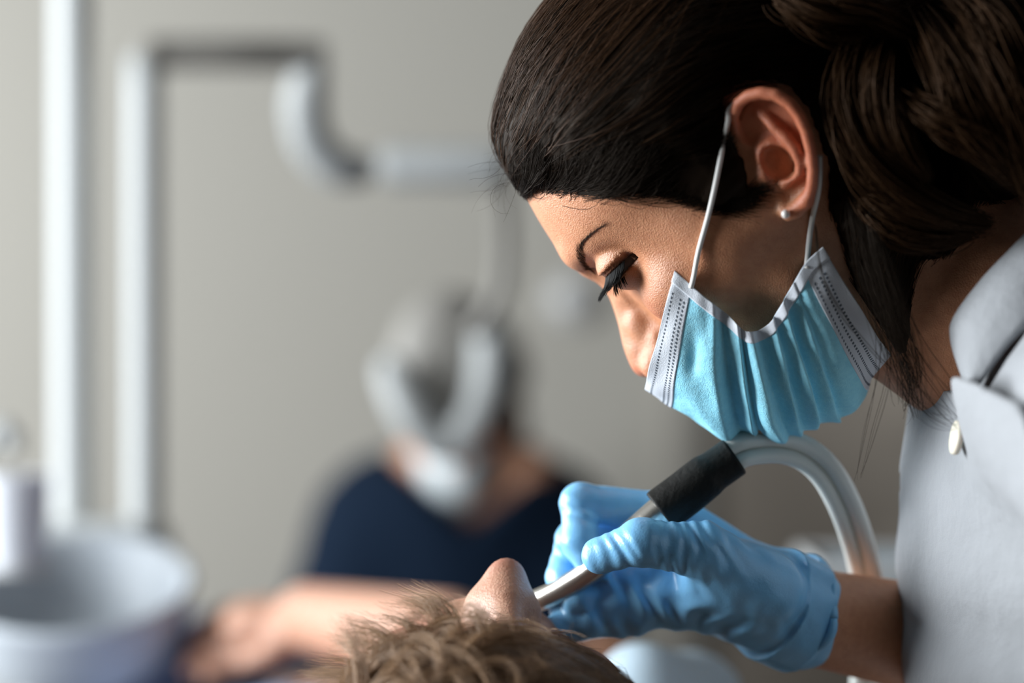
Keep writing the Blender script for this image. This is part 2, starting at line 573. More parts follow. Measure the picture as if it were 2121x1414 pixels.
def head_sdf(q, lids=True, nose_w=1.0, blunt_nose=False):
    """q: (n, 3) local millimetres."""
    q = q.astype(np.float32).copy()
    q[:, 1] = np.abs(q[:, 1])
    u, l, v = q[:, 0], q[:, 1], q[:, 2]
    d = slab(q, g_face, g_W(u, v), g_R(u, v))
    near = u > 30
    if near.any():
        p = q[near]
        dn = d[near]
        dn = smin(dn, ell(p, (61, 37.5, -9), (23, 21, 18)), 10)            # cheekbone
        dn = smax(dn, -ell(p, (98, 33, 14), (17, 19, 13.5)), 9)            # orbit
        dn = smax(dn, -ell(p, (84, 50, 15), (13, 11, 11)), 7)
        pn = p.copy()
        pn[:, 1] /= nose_w
        nz = slab(pn, g_nose, g_nW(p[:, 0], p[:, 2]), g_nR(p[:, 0], p[:, 2]))
        nz = smin(nz, ell(pn, (100.5, 12.0, -30.5), (10.5, 6.2, 7.6)), 3.5)  # nostril wing
        nz = smax(nz, -ell(pn, (104, 7.0, -39), (6, 3.4, 5)), 2.5)
        if blunt_nose:
            nz = chain(p, [(92, 0, 16), (101, 0, -6), (108.5, 0, -24), (104, 0, -34)], [7.0, 7.0, 7.4, 7.0], 3)
            nz = smin(nz, ell(p, (93, 0, -19), (15, 17.5, 20)), 9)
        dn = smin(dn, nz, 6)
        if blunt_nose:                                                      # jaw dropped, mouth open
            dn = smax(dn, -np.maximum(78 - p[:, 0], p[:, 2] + 43), 7)
        dn = smin(dn, ell(p, (89, 13, 35), (9, 16, 6)), 8)                 # brow ridge
        dn = smax(dn, -ell(p, (97, 15, 20), (5.5, 5, 6)), 4)                # inner corner
        if blunt_nose:
            d[near] = dn
            return d
        dn = smax(dn, -chain(p, [(103, 0, -58.8), (95, 18, -59.5), (86, 27, -61)], [1.2, 1.1, 0.5]), 3)   # mouth line
        dn = smin(dn, chain(p, [(97, 0, -54), (93, 14, -56), (86, 25, -60)], [4.2, 4, 1.5]), 5)
        dn = smin(dn, chain(p, [(95, 0, -65), (92, 13, -64), (86, 24, -61)], [4.8, 4, 1.5]), 5)
        if lids:
            r = np.sqrt(((p - EYE_C) ** 2).sum(1))
            margin = 16.4
            up = smax(np.abs(r - (EYE_R + 0.3)) - 1.1, (margin - p[:, 2]), 0.6)
            up = np.maximum(up, EYE_C[0] - 16 - p[:, 0])
            lo_ = smax(np.abs(r - (EYE_R + 0.2)) - 1.0, (p[:, 2] - 12.6), 0.8)
            lo_ = np.maximum(lo_, EYE_C[0] - 12 - p[:, 0])
            fold = np.maximum(np.abs(r - (EYE_R + 2.0)) - 1.5, 19.3 - p[:, 2])
            dn = smin(dn, lo_, 2.5)
            dn = smin(dn, np.maximum(up, EYE_C[0] - 14 - p[:, 0]), 0.7)
            dn = smin(dn, np.maximum(fold, EYE_C[0] - 10 - p[:, 0]), 2.2)
            # the slit between the lids
            slit = np.maximum(np.abs(p[:, 2] - 14.5) - 1.75, r - EYE_R - 4)
            slit = np.maximum(slit, -(p[:, 0] - 62))
            dn = smax(dn, -np.maximum(slit, -(r - EYE_R + 1)), 0.6)
            dn = np.minimum(dn, np.maximum(r - EYE_R + 0.9, 0.0 - p[:, 0]))
        d[near] = dn
    return d


def ear_curves():
    """Left ear as tubes: outline, inner ridge, bowl rim, lobe (local mm)."""
    def lift(pts):
        return [np.array([u, 70.0 + 0.34 * (6 - u) + dl, v]) for u, v, dl in pts]
    helix = lift([(-4.2, 23.5, -3.5), (-9, 29.4, .5), (-14.8, 32.1, 2), (-20.1, 31.3, 2.6), (-25, 28.3, 3), (-29.1, 23.1, 3), (-30.7, 16.4, 2.6), (-30, 9.3, 2.2), (-27.5, 2.3, 1.6), (-23, -5.6, 1), (-17.6, -12.6, .4), (-11.9, -17.7, -.6), (-6.1, -21, -2)])
    crus = lift([(-4.6, 25, -3), (-3.6, 18.9, -3.5), (-5.3, 12.4, -4.5), (-9.2, 7.5, -7)])
    anti = lift([(-17.4, 22.2, -4), (-18.2, 14.1, -1.6), (-18.8, 6.6, -.4), (-18.3, -.2, 0), (-15.9, -5.8, -.2), (-12.6, -8.8, -1), (-8.1, -8.1, -1.5), (-3.6, -8.3, -3)])
    anti2 = lift([(-18.5, 26, -4.6), (-19.5, 20, -3.6), (-18.4, 13.4, -1.8)])
    lobe = lift([(-5.2, -20.5, -2.2), (.4, -20.6, -3), (3.8, -19.4, -3.4), (4.6, -16.4, -4), (2.6, -12.5, -5)])
    tragus = lift([(-2.4, 6.0, -4), (-.4, 1.0, -2.4), (1.2, -5.3, -3.8)])
    return helix, crus, anti, anti2, lobe, tragus


EAR = ear_curves()


def ear_sdf(q):
    q = q.astype(np.float32).copy()
    q[:, 1] = np.abs(q[:, 1])
    helix, crus, anti, anti2, lobe, tragus = EAR
    u, l, v = q[:, 0], q[:, 1], q[:, 2]
    # thin curved plate carrying the ridges
    plate_l = 70.0 + 0.34 * (6 - u) - 5.5
    a_, b_ = (u + 12) * 0.87 + (v - 5) * 0.49, (u + 12) * -0.49 + (v - 5) * 0.87
    el = np.sqrt((a_ / 16) ** 2 + (b_ / 27) ** 2) - 1
    dplate = np.maximum(np.abs(l - plate_l) - 1.5, el * 16)
    d = smin(dplate, chain(q, helix, np.array([1.6, 2.4, 2.8, 3.0, 3.0, 3.0, 3.0, 3.0, 2.9, 2.8, 2.8, 2.9, 3.0]) * .92), 2.0)
    d = smin(d, chain(q, crus, [2.0, 2.1, 1.9, 1.2]), 2.0)
    d = smin(d, chain(q, anti, [1.4, 2.2, 2.7, 2.9, 2.8, 2.6, 2.6, 2.4]), 2.4)
    d = smin(d, chain(q, anti2, [1.0, 1.5, 1.8]), 2.4)
    d = smin(d, chain(q, lobe, [3.2, 3.9, 3.9, 3.4, 2.4]), 3.0)
    d = smin(d, chain(q, tragus, [2.2, 3.3, 2.2]), 2.5)
    d = smin(d, cone(q, (-8, 62, 4), (-10, 68.5, 5), 11, 9), 3)   # root joining the skull
    d = smax(d, -ell(q, (-8.5, 75, 0.5), (6.6, 12, 9.0)), 1.6)     # bowl
    d = smax(d, -ell(q, (-10.5, 77.3, 18.5), (5.5, 5.2, 7.5)), 1.6)  # hollow under the rim
    return d


class Pose:
    """Local head frame placed in the world."""
    def __init__(self, origin, fwd, up, scale=1.0):
        self.O = np.asarray(origin, float)
        F = np.asarray(fwd, float)
        F = F / np.linalg.norm(F)
        U = np.asarray(up, float)
        U = U - F * (U @ F)
        U /= np.linalg.norm(U)
        self.M = np.stack([F, np.cross(U, F), U])
        self.s = scale * 0.001

    def to_local(self, p):
        return ((p - self.O.astype(np.float32)) @ self.M.T.astype(np.float32)) / np.float32(self.s)

    def to_world(self, q):
        return self.O + (np.asarray(q, float) * self.s) @ self.M

# ------------------------------------------------------------------ the dentist
SKIN = mat('skin', (0.5, 0.28, 0.19), 0.42, sss=0.12, sss_s=0.006, vcol=True, mott=(260, (0.86, 0.80, 0.78)), bump=[('noise', 1500, 0.0002), ('voronoi', 1250, 0.00016)])
HAIR = mat('dark_brown_hair', (0.0075, 0.0045, 0.0028), 0.55, spec=0.12)
HAIR_L = mat('brown_hair_strands', (0.026, 0.0125, 0.0055), 0.5, spec=0.18)
HAIR_L.node_tree.nodes['Principled BSDF'].inputs['Specular Tint'].default_value = (1, .62, .38, 1)
HAIR.node_tree.nodes['Principled BSDF'].inputs['Specular Tint'].default_value = (1, .8, .62, 1)
HAIR_H = mat('chestnut_hair_strands', (0.052, 0.023, 0.009), 0.45, spec=0.16)
LASH = mat('black_lashes', (0.003, 0.003, 0.003), 0.6, spec=0.15)
BROW = mat('brown_brow_hair', (0.05, 0.028, 0.018), 0.6, spec=.2)

turn, dn_ = math.radians(10), 0.72
_b = math.sqrt(1 - dn_ ** 2)
FWD = np.array([-dn_ * math.cos(turn), math.sin(turn), -_b * math.cos(turn)])
UPV = np.array([-_b, 0, dn_])
LAT = np.cross(UPV, FWD)
HEAD = Pose(at(1585, 365, 0.022 + 0.070 * LAT[1]) - 0.070 * LAT, FWD, UPV)

dentist = empty('person', (0.33, 0.06, 0.0), 'woman with dark hair, blue face mask and white coat leaning over the patient', 'person')

neck_a, neck_b = at(1775, 400, 0.020), at(2150, 650, 0.030)
elbow, wrist = at(2230, 1400, 0.17), at(1655, 1272, 0.052)
shoulder_r = at(2330, 800, 0.20)


def dentist_body(p):
    q = HEAD.to_local(p)
    d = np.full(len(p), 1.0, np.float32)
    m = (np.abs(q - np.array([0, 0, 10], np.float32)) < np.array([150, 130, 160], np.float32)).all(1)
    if m.any():
        h = head_sdf(q[m])
        e = (q[m][:, 0] < 45) & (q[m][:, 0] > -45)
        if e.any():
            h[e] = smin(h[e], ear_sdf(q[m][e]), 2.0)
        d[m] = h * 0.001
    n = cone(p, neck_a, neck_b, 0.050, 0.053)
    n = smin(n, cone(p, at(1712, 560, .02), at(1960, 700, .022), 0.028, 0.034), 0.03)
    d = smin(d, n, 0.018)
    chest = at(2360, 980, 0.08)
    d = smin(d, cone(p, neck_b, chest, 0.055, 0.07), 0.03)
    d = smin(d, chain(p, [chest, shoulder_r, elbow, at(1860, 1312, .085), wrist, at(1600, 1262, .05)], [.05, .045, .042, .0268, .0235, .022]), 0.02)
    return d


def skin_colors(v, pose, base=(0.62, 0.29, 0.157)):
    q = pose.to_local(v.astype(np.float32))
    q[:, 1] = np.abs(q[:, 1])
    c = np.tile(np.array(base), (len(v), 1))
    g = lambda cc, r: np.exp(-(((q - np.array(cc)) / np.array(r)) ** 2).sum(1))[:, None]
    c = c * (1 - 0.25 * g((82, 44, -22), (20, 18, 18)) * np.array([0.1, 0.9, 0.9]))
    c = c * (1 - 0.35 * g((113, 0, -28), (9, 14, 9)) * np.array([0.1, 0.8, 0.8]))
    ear = np.clip((q[:, 1] - 69) / 5, 0, 1) * (np.abs(q[:, 0] + 12) < 30) * (np.abs(q[:, 2] - 5) < 36)
    c = c * (1 - 0.45 * ear[:, None] * np.array([0.0, 0.65, 0.7]))
    lip = g((95, 8, -60), (12, 14, 7))
    c = c * (1 - lip * np.array([0.2, 0.55, 0.5]))
    r = np.linalg.norm(q - EYE_C, axis=1)
    lid = np.exp(-((r - 12.8) / 2.6) ** 2) * np.exp(-((q[:, 2] - 16.5) / 3.2) ** 2) * (q[:, 0] > 60)
    c = c * (1 - lid[:, None] * np.array([.62, .72, .76]))
    liner = np.exp(-((r - 12.8) / 2.2) ** 2) * np.clip((17.6 - q[:, 2]) / .8, 0, 1) * np.clip((q[:, 2] - 12.2) / .8, 0, 1) * (q[:, 0] > 60)
    c = c * (1 - liner[:, None] * .96)
    return np.concatenate([c, np.ones((len(v), 1))], 1)


v, f = sdf_mesh(dentist_body, (-0.05, -0.12, 0.98), (0.36, 0.26, 1.42), 0.00132)
body = obj('body', v, f, SKIN, dentist, colors=skin_colors(v, HEAD))

# eyeball with dark iris, under the lowered lid
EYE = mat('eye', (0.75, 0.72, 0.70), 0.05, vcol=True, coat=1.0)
for s in (1, -1):
    n1, n2 = 24, 32
    th, ph = np.meshgrid(np.linspace(0, math.pi, n1), np.linspace(0, 2 * math.pi, n2, endpoint=False), indexing='ij')
    gaze = np.array([0.80, 0.0, -0.60])
    a1 = np.cross(gaze, [0, 1, 0.0])
    a2 = np.cross(gaze, a1)
    rr = EYE_R * 1.0 - 0.35 + 0.8 * np.exp(-(th / 0.42) ** 4)
    q = (rr[..., None] * (np.cos(th)[..., None] * gaze + np.sin(th)[..., None] * (np.cos(ph)[..., None] * a1 + np.sin(ph)[..., None] * a2))) + EYE_C * np.array([1, s, 1])
    cc = np.where((th < 0.22)[..., None], [0.004, 0.004, 0.004], np.where((th < 0.52)[..., None], [0.035, 0.016, 0.008], [0.14, 0.12, 0.115]))  # eye white darkened throughout: shade of the lashes put into its colour
    fs = [(i * n2 + j, (i + 1) * n2 + j, (i + 1) * n2 + (j + 1) % n2, i * n2 + (j + 1) % n2) for i in range(n1 - 1) for j in range(n2)]
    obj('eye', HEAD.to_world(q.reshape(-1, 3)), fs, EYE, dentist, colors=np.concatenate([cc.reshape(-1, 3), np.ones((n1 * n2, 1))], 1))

def ray_hit(fn, px, py, lo=0.7, hi=1.6):
    """First point of a surface in the direction of (px, py)."""
    d = np.array([(px - 1060.5) / FOCAL_PX, 1.0, -(py - 707) / FOCAL_PX])
    ts = np.linspace(lo, hi, 900)
    val = fn((CAM + ts[:, None] * d).astype(np.float32))
    i = np.argmax(val < 0)
    if val[i] >= 0:
        return None
    t = ts[i - 1] + (ts[i] - ts[i - 1]) * val[i - 1] / (val[i - 1] - val[i])
    return CAM + t * d


def on_face(px_pts, n):
    h_ = [ray_hit(dentist_body, x, y) for x, y in px_pts]
    return catmull([HEAD.to_local(np.asarray(x, np.float32)[None])[0] for x in h_ if x is not None], n)


BROW_ARCH = on_face([(1204, 518), (1206, 506), (1216, 494), (1230, 482), (1246, 470), (1262, 460)], 60)
BROW_HEAD = on_face([(1226, 562), (1217, 552), (1209, 540), (1205, 526), (1206, 512)], 60)
# lashes: clumped fibres growing from the margin of the upper lid, and finer ones below
r_ = np.random.default_rng(11)
for s in (1, -1):
    L_ = []
    for k in range(420):
        a = r_.uniform(-0.62, 1.62)                               # around the eyeball from inner to outer corner
        d0 = np.array([math.cos(a), math.sin(a), 0.0])
        root = EYE_C + np.array([0, 0, 1.9]) + d0 * (EYE_R + 0.9)
        cl = round(a * 7) / 7
        dc = np.array([math.cos(cl * .42 - .05), math.sin(cl * .42 - .05), 0])
        ln = r_.uniform(8.5, 12.0)
        tip = root + (dc * 0.88 + np.array([0, 0, -0.46])) * ln + r_.normal(0, 0.35, 3)
        mid = (root + tip) / 2 + np.array([0.3, 0, -1.9])
        t = np.linspace(0, 1, 7)[:, None]
        L_.append((1 - t) ** 2 * root + 2 * t * (1 - t) * mid + t * t * tip)
    for k in range(46):
        a = r_.uniform(-0.2, 1.2)
        d0 = np.array([math.cos(a), math.sin(a), 0.0])
        root = EYE_C + np.array([0, 0, -3.0]) + d0 * (EYE_R + 0.5)
        tip = root + (d0 * 0.45 + np.array([0.1, 0, -0.9])) * r_.uniform(3.5, 6) + r_.normal(0, 0.4, 3)
        t = np.linspace(0, 1, 7)[:, None]
        L_.append(root * (1 - t) + tip * t + np.array([0.9, 0, -.2]) * (t * (1 - t)))
    q = np.array(L_) * np.array([1, s, 1])
    vv, ff = strands(HEAD.to_world(q.reshape(-1, 3)).reshape(q.shape), 0.00020, 0.00004)
    obj('eyelashes', vv, ff, LASH, dentist)
    # eyebrow: a thin arch and a denser inner end
    bl = []
    for guide, cnt, wdt, ln0, rise in ((BROW_ARCH, 170, 1.1, 5.0, .15), (BROW_HEAD, 300, 3.0, 4.5, .5)):
        n_g = len(guide)
        for k in range(cnt):
            t0 = r_.beta(0.9, 1.2)
            i0 = int(t0 * (n_g - 8))
            c = guide[i0]
            tn = guide[i0 + 6] - c
            tn /= np.linalg.norm(tn)
            w_ = wdt * (1 - .65 * t0) if rise < .3 else wdt
            jit = r_.uniform(-1, 1) * w_
            root = c + np.array([-.25, .1, 1.0]) * jit
            dirn = tn + np.array([0.15, 0, rise - 0.25 * jit / w_]) + r_.normal(0, .12, 3)
            bl.append(root + dirn / np.linalg.norm(dirn) * ln0 * r_.uniform(.7, 1.3) * np.linspace(0, 1, 5)[:, None])
    q = np.array(bl) * np.array([1, s, 1])
    w = HEAD.to_world(q.reshape(-1, 3))
    off = np.tile(np.linspace(0.0001, 0.0007, 5), len(bl)).astype(np.float32)
    w, _ = sdf_project(dentist_body, w, 4, off=off)
    vv, ff = strands(w.reshape(q.shape), 0.00006, 0.00002)
    obj('eyebrow', vv, ff, BROW, dentist)

# pearl stud in the ear lobe
pc = HEAD.to_world((5.0, 73.2, -18.6))
M_PEARL = mat('pearl', (0.85, 0.82, 0.78), 0.15, coat=1.0)
ang = np.linspace(0, math.pi, 12)
vv, ff = lathe([(0.0021 * math.sin(a) + 1e-5, -0.0021 * math.cos(a)) for a in ang], 16, pc)
ear_stud = obj('earring', vv, ff, M_PEARL, dentist)
ear_stud['label'] = 'small round pearl ear stud'

# ---- dentist's hair: a combed-back cap, fibres over it, a loose low bun and stray wisps
HAIR_OUT = [(94.5, 82), (93.5, 87), (91.5, 93), (87.7, 100.7), (78.4, 111.2), (66.4, 119), (50.3, 126), (34.7, 130.2), (20.8, 132.7), (-8, 133), (-42, 124), (-72, 104), (-93, 72), (-103, 35), (-103, 0), (-94, -35),
            (-75, -62), (-50, -74), (-20, -72), (20, -60), (60, -20), (85, 20), (94, 60)]
HAIR_REG = [(92, 78), (85, 77), (77, 72.5), (69, 66), (61, 58.5), (52.5, 50.6), (42, 43), (36, 27), (31, 14), (25, 3), (18, 0), (10, 0), (4, 8), (0, 18), (-3, 27), (-7, 34), (-14, 38), (-25, 35), (-34, 25), (-34, 8), (-27, -8), (-22, -25), (-30, -55), (-48, -78), (-80, -75),
            (-120, -40), (-125, 40), (-100, 120), (-20, 150), (60, 145), (110, 115), (102, 86)]
g_hout = Grid2(G_LO, G_HI, 0.75, poly_in(smooth_poly(HAIR_OUT)))
g_hreg = Grid2(G_LO, G_HI, 0.75, poly_in(smooth_poly(HAIR_REG)))


def cap_local(q, g_hout=g_hout, g_hreg=g_hreg, full=0.0):
    q = q.astype(np.float32).copy()
    q[:, 1] = np.abs(q[:, 1])
    u, v = q[:, 0], q[:, 2]
    W, R = g_W(u, v), g_R(u, v)
    a = slab(q, g_hout, W + 8.5 + full, R + 4)
    base = slab(q, g_face, W, R)
    lift = base - 1.2 - (10 + full) * np.clip(g_hreg(u, v) / 26, 0, 1)     # hugs the skull at the hairline, fuller inside
    a = smax(a, lift, 4)
    return smax(a, -g_hreg(u, v), 3)


BUN = [((-108, 8, -18), (40, 46, 44)), ((-98, 26, -48), (34, 34, 34)), ((-82, 10, -62), (30, 40, 30)), ((-36, 22, -58), (26, 34, 34))]


def hair_sdf(p):
    q = HEAD.to_local(p)
    d = cap_local(q)
    for c, r in BUN:
        d = smin(d, ell(q, c, r), 12)
    d = smin(d, chain(q, [(-22, 44, -34), (-6, 40, -72), (9, 30, -102), (14, 24, -116)], [17, 14, 6, 1.5]), 8)
    return d * 0.001


def hair_fine(p):
    q = HEAD.to_local(p)
    d = hair_sdf(p)
    ang = np.arctan2(q[:, 2] + 10, np.abs(q[:, 1]) + 20)
    d = d + 0.0003 * np.sin(ang * 46 + 2 * np.sin(q[:, 0] * 0.045)) + 0.00025 * np.sin(ang * 97 + q[:, 0] * 0.03)
    return d


v, f = sdf_mesh(hair_fine, (-0.06, -0.13, 1.08), (0.36, 0.15, 1.47), 0.0016)
hair = obj('hair', v, f, HAIR, dentist)
hair['label'] = 'dark brown hair combed back into a loose low bun'

r_ = np.random.default_rng(5)
ql = HEAD.to_local(v)
front = (ql[:, 0] > -60)
roots = v[front][r_.choice(front.sum(), 6800, replace=False)]
BUN_W = HEAD.to_world((-100, 18, -8)).astype(np.float32)


def flow(roots, steps, step, rise, seed, curl=0.12):
    r = np.random.default_rng(seed)
    p = roots.astype(np.float32)
    rv = HEAD.to_local(p)
    goal = HEAD.to_world(np.stack([np.full(len(p), -100.0), np.sign(rv[:, 1]) * 18, -8 + 1.15 * np.maximum(0, rv[:, 2] - 25) * np.clip((rv[:, 0] + 20) / 60, 0, 1)], 1)).astype(np.float32)
    out = []
    off = (r.uniform(0.0000, 0.0022, len(p)) * rise).astype(np.float32)
    side = r.normal(0, curl, len(p)).astype(np.float32)
    for k in range(steps):
        p, n = sdf_project(hair_sdf, p, 2, off=off * min(1, k / 3 + 0.1))
        out.append(p.copy())
        t = goal - p
        t -= n * (t * n).sum(1, keepdims=True)
        t /= np.linalg.norm(t, axis=1, keepdims=True) + 1e-9
        b = np.cross(n, t)
        t = t + b * (side * np.cos(k * 0.35))[:, None]
        p = p + t * step
    return np.stack(out, 1)


def clear_of_ear(paths):
    q = HEAD.to_local(paths.reshape(-1, 3).astype(np.float32)).reshape(paths.shape)
    a_, b_ = (q[..., 0] + 12) * 0.87 + (q[..., 2] - 5) * 0.49, (q[..., 0] + 12) * -0.49 + (q[..., 2] - 5) * 0.87
    return paths[~(((a_ / 16.5) ** 2 + (b_ / 29) ** 2 < 1) & (np.abs(q[..., 1]) > 55)).any(1)]


paths = clear_of_ear(flow(roots, 11, 0.0105, 1.0, 6))
k = int(len(paths) * 0.66)
vv, ff = strands(paths[:k], 0.00016, 0.00008)
obj('hair_strands', vv, ff, HAIR, dentist)
vv, ff = strands(paths[k:], 0.00013, 0.00005)
obj('hair_highlights', vv, ff, HAIR_L, dentist)
sel_ = HEAD.to_local(roots)
fr_ = roots[(sel_[:, 0] > 35) & (sel_[:, 2] > 78)][:900]
hp_ = flow(fr_, 11, 0.0105, 2.2, 9, 0.3)
vv, ff = strands(hp_, 0.00012, 0.00005)
obj('chestnut_strands', vv, ff, HAIR_H, dentist)
# hairline fibres: fine hairs starting on the skin below the hairline and sweeping back
hl = np.array([(90, 5, 77), (84, 14, 76), (76, 22, 71.5), (68, 33, 65), (60, 41, 57.5), (52, 50, 49), (43, 57, 41), (37, 60, 26), (32, 62, 12), (26, 64, 4)])
t = r_.uniform(0, 1, 3200)
g = catmull(hl, 200)[(t * 199).astype(int)] + r_.normal(0, 2.4, (3200, 3))
w, _ = sdf_project(dentist_body, HEAD.to_world(g), 4)
cur = [w]
goal_h = HEAD.to_world(np.stack([np.full(len(g), -100.0), np.full(len(g), 18.0), -8 + 1.15 * np.maximum(0, g[:, 2] - 25)], 1)).astype(np.float32)
p = w.copy()
side = r_.normal(0, 0.35, 3200)
for kk in range(9):
    off = np.minimum(np.float32(0.0004 + kk * 0.0006), 0.005)
    n = sdf_project(dentist_body, p, 1)[1]
    tt = goal_h - p
    tt -= n * (tt * n).sum(1, keepdims=True)
    tt /= np.linalg.norm(tt, axis=1, keepdims=True)
    tt += np.cross(n, tt) * side[:, None] * np.cos(kk * .5)
    p = p + tt * 0.0054 + n * 0.0006
    cur.append(p.copy())
vv, ff = strands(clear_of_ear(np.stack(cur, 1)), 0.00012, 0.00008)
obj('hairline_strands', vv, ff, HAIR, dentist)

# short sideburn hairs lying down in front of the ear
sb = catmull([(46, 56, 44), (38, 60, 29), (33, 62, 15), (26, 64, 4), (18, 66, 0), (10, 68, 0.5)], 200)[r_.integers(0, 200, 900)] + r_.normal(0, 1.6, (900, 3))
p = HEAD.to_world(sb).astype(np.float32)
sd = (np.array([-.8, 0, -.45]) + r_.normal(0, .22, (900, 3))) @ HEAD.M
cur = []
for kk in range(7):
    p, n = sdf_project(dentist_body, p, 2, off=np.float32(.0002 + .0003 * kk))
    cur.append(p.copy())
    tt = sd - n * (sd * n).sum(1, keepdims=True)
    p = (p + tt / np.linalg.norm(tt, axis=1, keepdims=True) * 0.0021).astype(np.float32)
vv, ff = strands(np.stack(cur, 1), 0.00009, 0.00004)
obj('sideburn', vv, ff, HAIR, dentist)


def lock(px_pts, width, n, seed, m=16, r0=0.00035):
    """A lock of hair: n fibres spread around a guide path."""
    r = np.random.default_rng(seed)
    g = catmull(ats(px_pts), m)
    o = r.normal(0, 1, (n, 3)) * width
    t = np.linspace(0, 1, m)
    env = (0.35 + 0.65 * np.sin(np.pi * np.clip(t * 0.9 + 0.05, 0, 1)))[None, :, None]
    ph = r.uniform(0, 6, (n, 1, 1))
    wv = np.sin(t[None, :, None] * 5 + ph) * r.normal(0, 1, (n, 1, 3)) * width * 0.35
    return g[None] + o[:, None, :] * env + wv


locks = []
for i, (pts, w, n) in enumerate([
    ([(1840, 40, -.035), (1775, 110, -.055), (1757, 220, -.064), (1800, 330, -.066), (1870, 400, -.066), (1960, 445, -.062), (2040, 462, -.05)], .0042, 190),
    ([(1850, 60, -.04), (1815, 140, -.066), (1808, 220, -.070), (1840, 300, -.070), (1900, 350, -.066)], .0034, 130),
    ([(1820, 150, -.06), (1850, 230, -.072), (1880, 310, -.072), (1920, 370, -.068)], .0026, 90),
    ([(1880, 200, -.06), (1930, 240, -.078), (2000, 270, -.080), (2070, 330, -.074), (2130, 390, -.06)], .0046, 190),
    ([(1900, 30, -.05), (1960, 130, -.078), (1990, 210, -.082), (2040, 290, -.08), (2100, 350, -.07)], .0046, 190),
    ([(1960, -20, -.05), (2040, 40, -.076), (2090, 140, -.08), (2130, 230, -.078), (2160, 330, -.07)], .0055, 210),
    ([(1620, 0, -.062), (1680, 35, -.068), (1760, 45, -.064), (1840, 25, -.056), (1930, -10, -.05)], .0042, 190),
    ([(1660, -40, -.055), (1720, 5, -.066), (1800, 20, -.066), (1880, 60, -.06), (1950, 60, -.05)], .0042, 170),
    ([(2000, 60, -.07), (2060, 160, -.086), (2110, 280, -.084), (2150, 420, -.07)], .0048, 170),
    ([(1790, 420, -.052), (1850, 470, -.056), (1930, 490, -.056), (2010, 480, -.05)], .0046, 150),
]):
    locks.append(lock(pts, w, n, 40 + i))
vv, ff = strands(np.concatenate(locks), 0.00034, 0.0002)
obj('bun_locks', vv, ff, HAIR_L, dentist)

wl = []
for i, (pts, w, n) in enumerate([
    ([(1690, 470, -.045), (1700, 560, -.052), (1735, 640, -.052), (1800, 720, -.045), (1850, 770, -.035)], .0012, 6),
    ([(1800, 430, -.055), (1815, 520, -.056), (1850, 640, -.054), (1886, 740, -.048), (1894, 800, -.04)], 0.0034, 46),
    ([(1770, 420, -.05), (1800, 540, -.05), (1830, 640, -.05), (1866, 740, -.046), (1890, 800, -.04), (1900, 850, -.035)], .0045, 40),
    ([(1800, 560, -.03), (1840, 660, -.045), (1875, 760, -.04), (1870, 840, -.035)], .005, 22),
    ([(1830, 640, -.03), (1830, 760, -.04), (1800, 880, -.03), (1778, 985, -.025)], .0026, 6),
    ([(1850, 640, -.03), (1895, 760, -.045), (1950, 840, -.05), (1990, 880, -.05)], .006, 16),
]):
    wl.append(lock(pts, w, n, 80 + i))
vv, ff = strands(np.concatenate(wl), 0.00013, 0.00006)
obj('loose_wisps', vv, ff, HAIR, dentist)

# flyaway hairs by the forehead
fw = []
for i in range(34):
    x0, y0 = r_.uniform(1035, 1090), r_.uniform(300, 380)
    a = r_.uniform(1.2, 3.6)
    ln = r_.uniform(40, 110)
    c = r_.normal(0, 0.9)
    y = r_.uniform(0.0, 0.04)
    pts = [(x0, y0, y)]
    for j in range(5):
        a += c * 0.35
        pts.append((pts[-1][0] + math.cos(a) * ln / 5, pts[-1][1] + abs(math.sin(a)) * ln / 5, y - 0.003 * j))
    fw.append(catmull(ats(pts), 12))
vv, ff = strands(np.array(fw), 0.00006, 0.00003)
obj('flyaway_hairs', vv, ff, HAIR_L, dentist)

# ---- the dentist's face mask
M_MASK = mat('mask_blue', (0.34, 0.78, 0.94), 0.75, mott=(420, (0.80, 0.90, 0.95)), bump=[('noise', 1500, 0.0003), ('noise', 160, 0.0007)])
M_MASKW = mat('mask_white', (0.68, 0.73, 0.80), 0.8, bump=[('noise', 1800, 0.00025)])
M_STITCH = mat('mask_stitch_dots', (0.12, 0.15, 0.19), 0.8)
M_LOOP = mat('elastic_white', (0.74, 0.74, 0.72), 0.7)


def loc_at(px, py, l):
    """Local head point on the sagittal plane l (mm) seen towards (px, py)."""
    d = np.array([(px - 1060.5) / FOCAL_PX, 1.0, -(py - 707) / FOCAL_PX])
    t = (l * 0.001 + (HEAD.O - CAM) @ HEAD.M[1]) / (d @ HEAD.M[1])
    return HEAD.M @ (CAM + d * t - HEAD.O) * 1000


HEM = catmull([loc_at(*q) for q in [(1400, 562, 58), (1420, 580, 59), (1462, 616, 60), (1508, 652, 59), (1548, 687, 57), (1590, 672, 58), (1612, 640, 60), (1640, 592, 61.5), (1668, 545, 62), (1702, 514, 61)]], 200)
MID = catmull([loc_at(*q, 0) for q in [(1342, 802), (1372, 822), (1405, 843), (1460, 876), (1522, 908), (1575, 912), (1625, 910), (1668, 903), (1720, 884), (1752, 866), (1788, 822), (1806, 775), (1856, 747)]], 200)


def curve_at(c, t):
    x = np.clip(t, 0, 1) * (len(c) - 1)
    i = np.minimum(x.astype(int), len(c) - 2)
    f_ = (x - i)[..., None]
    return c[i] * (1 - f_) + c[i + 1] * f_


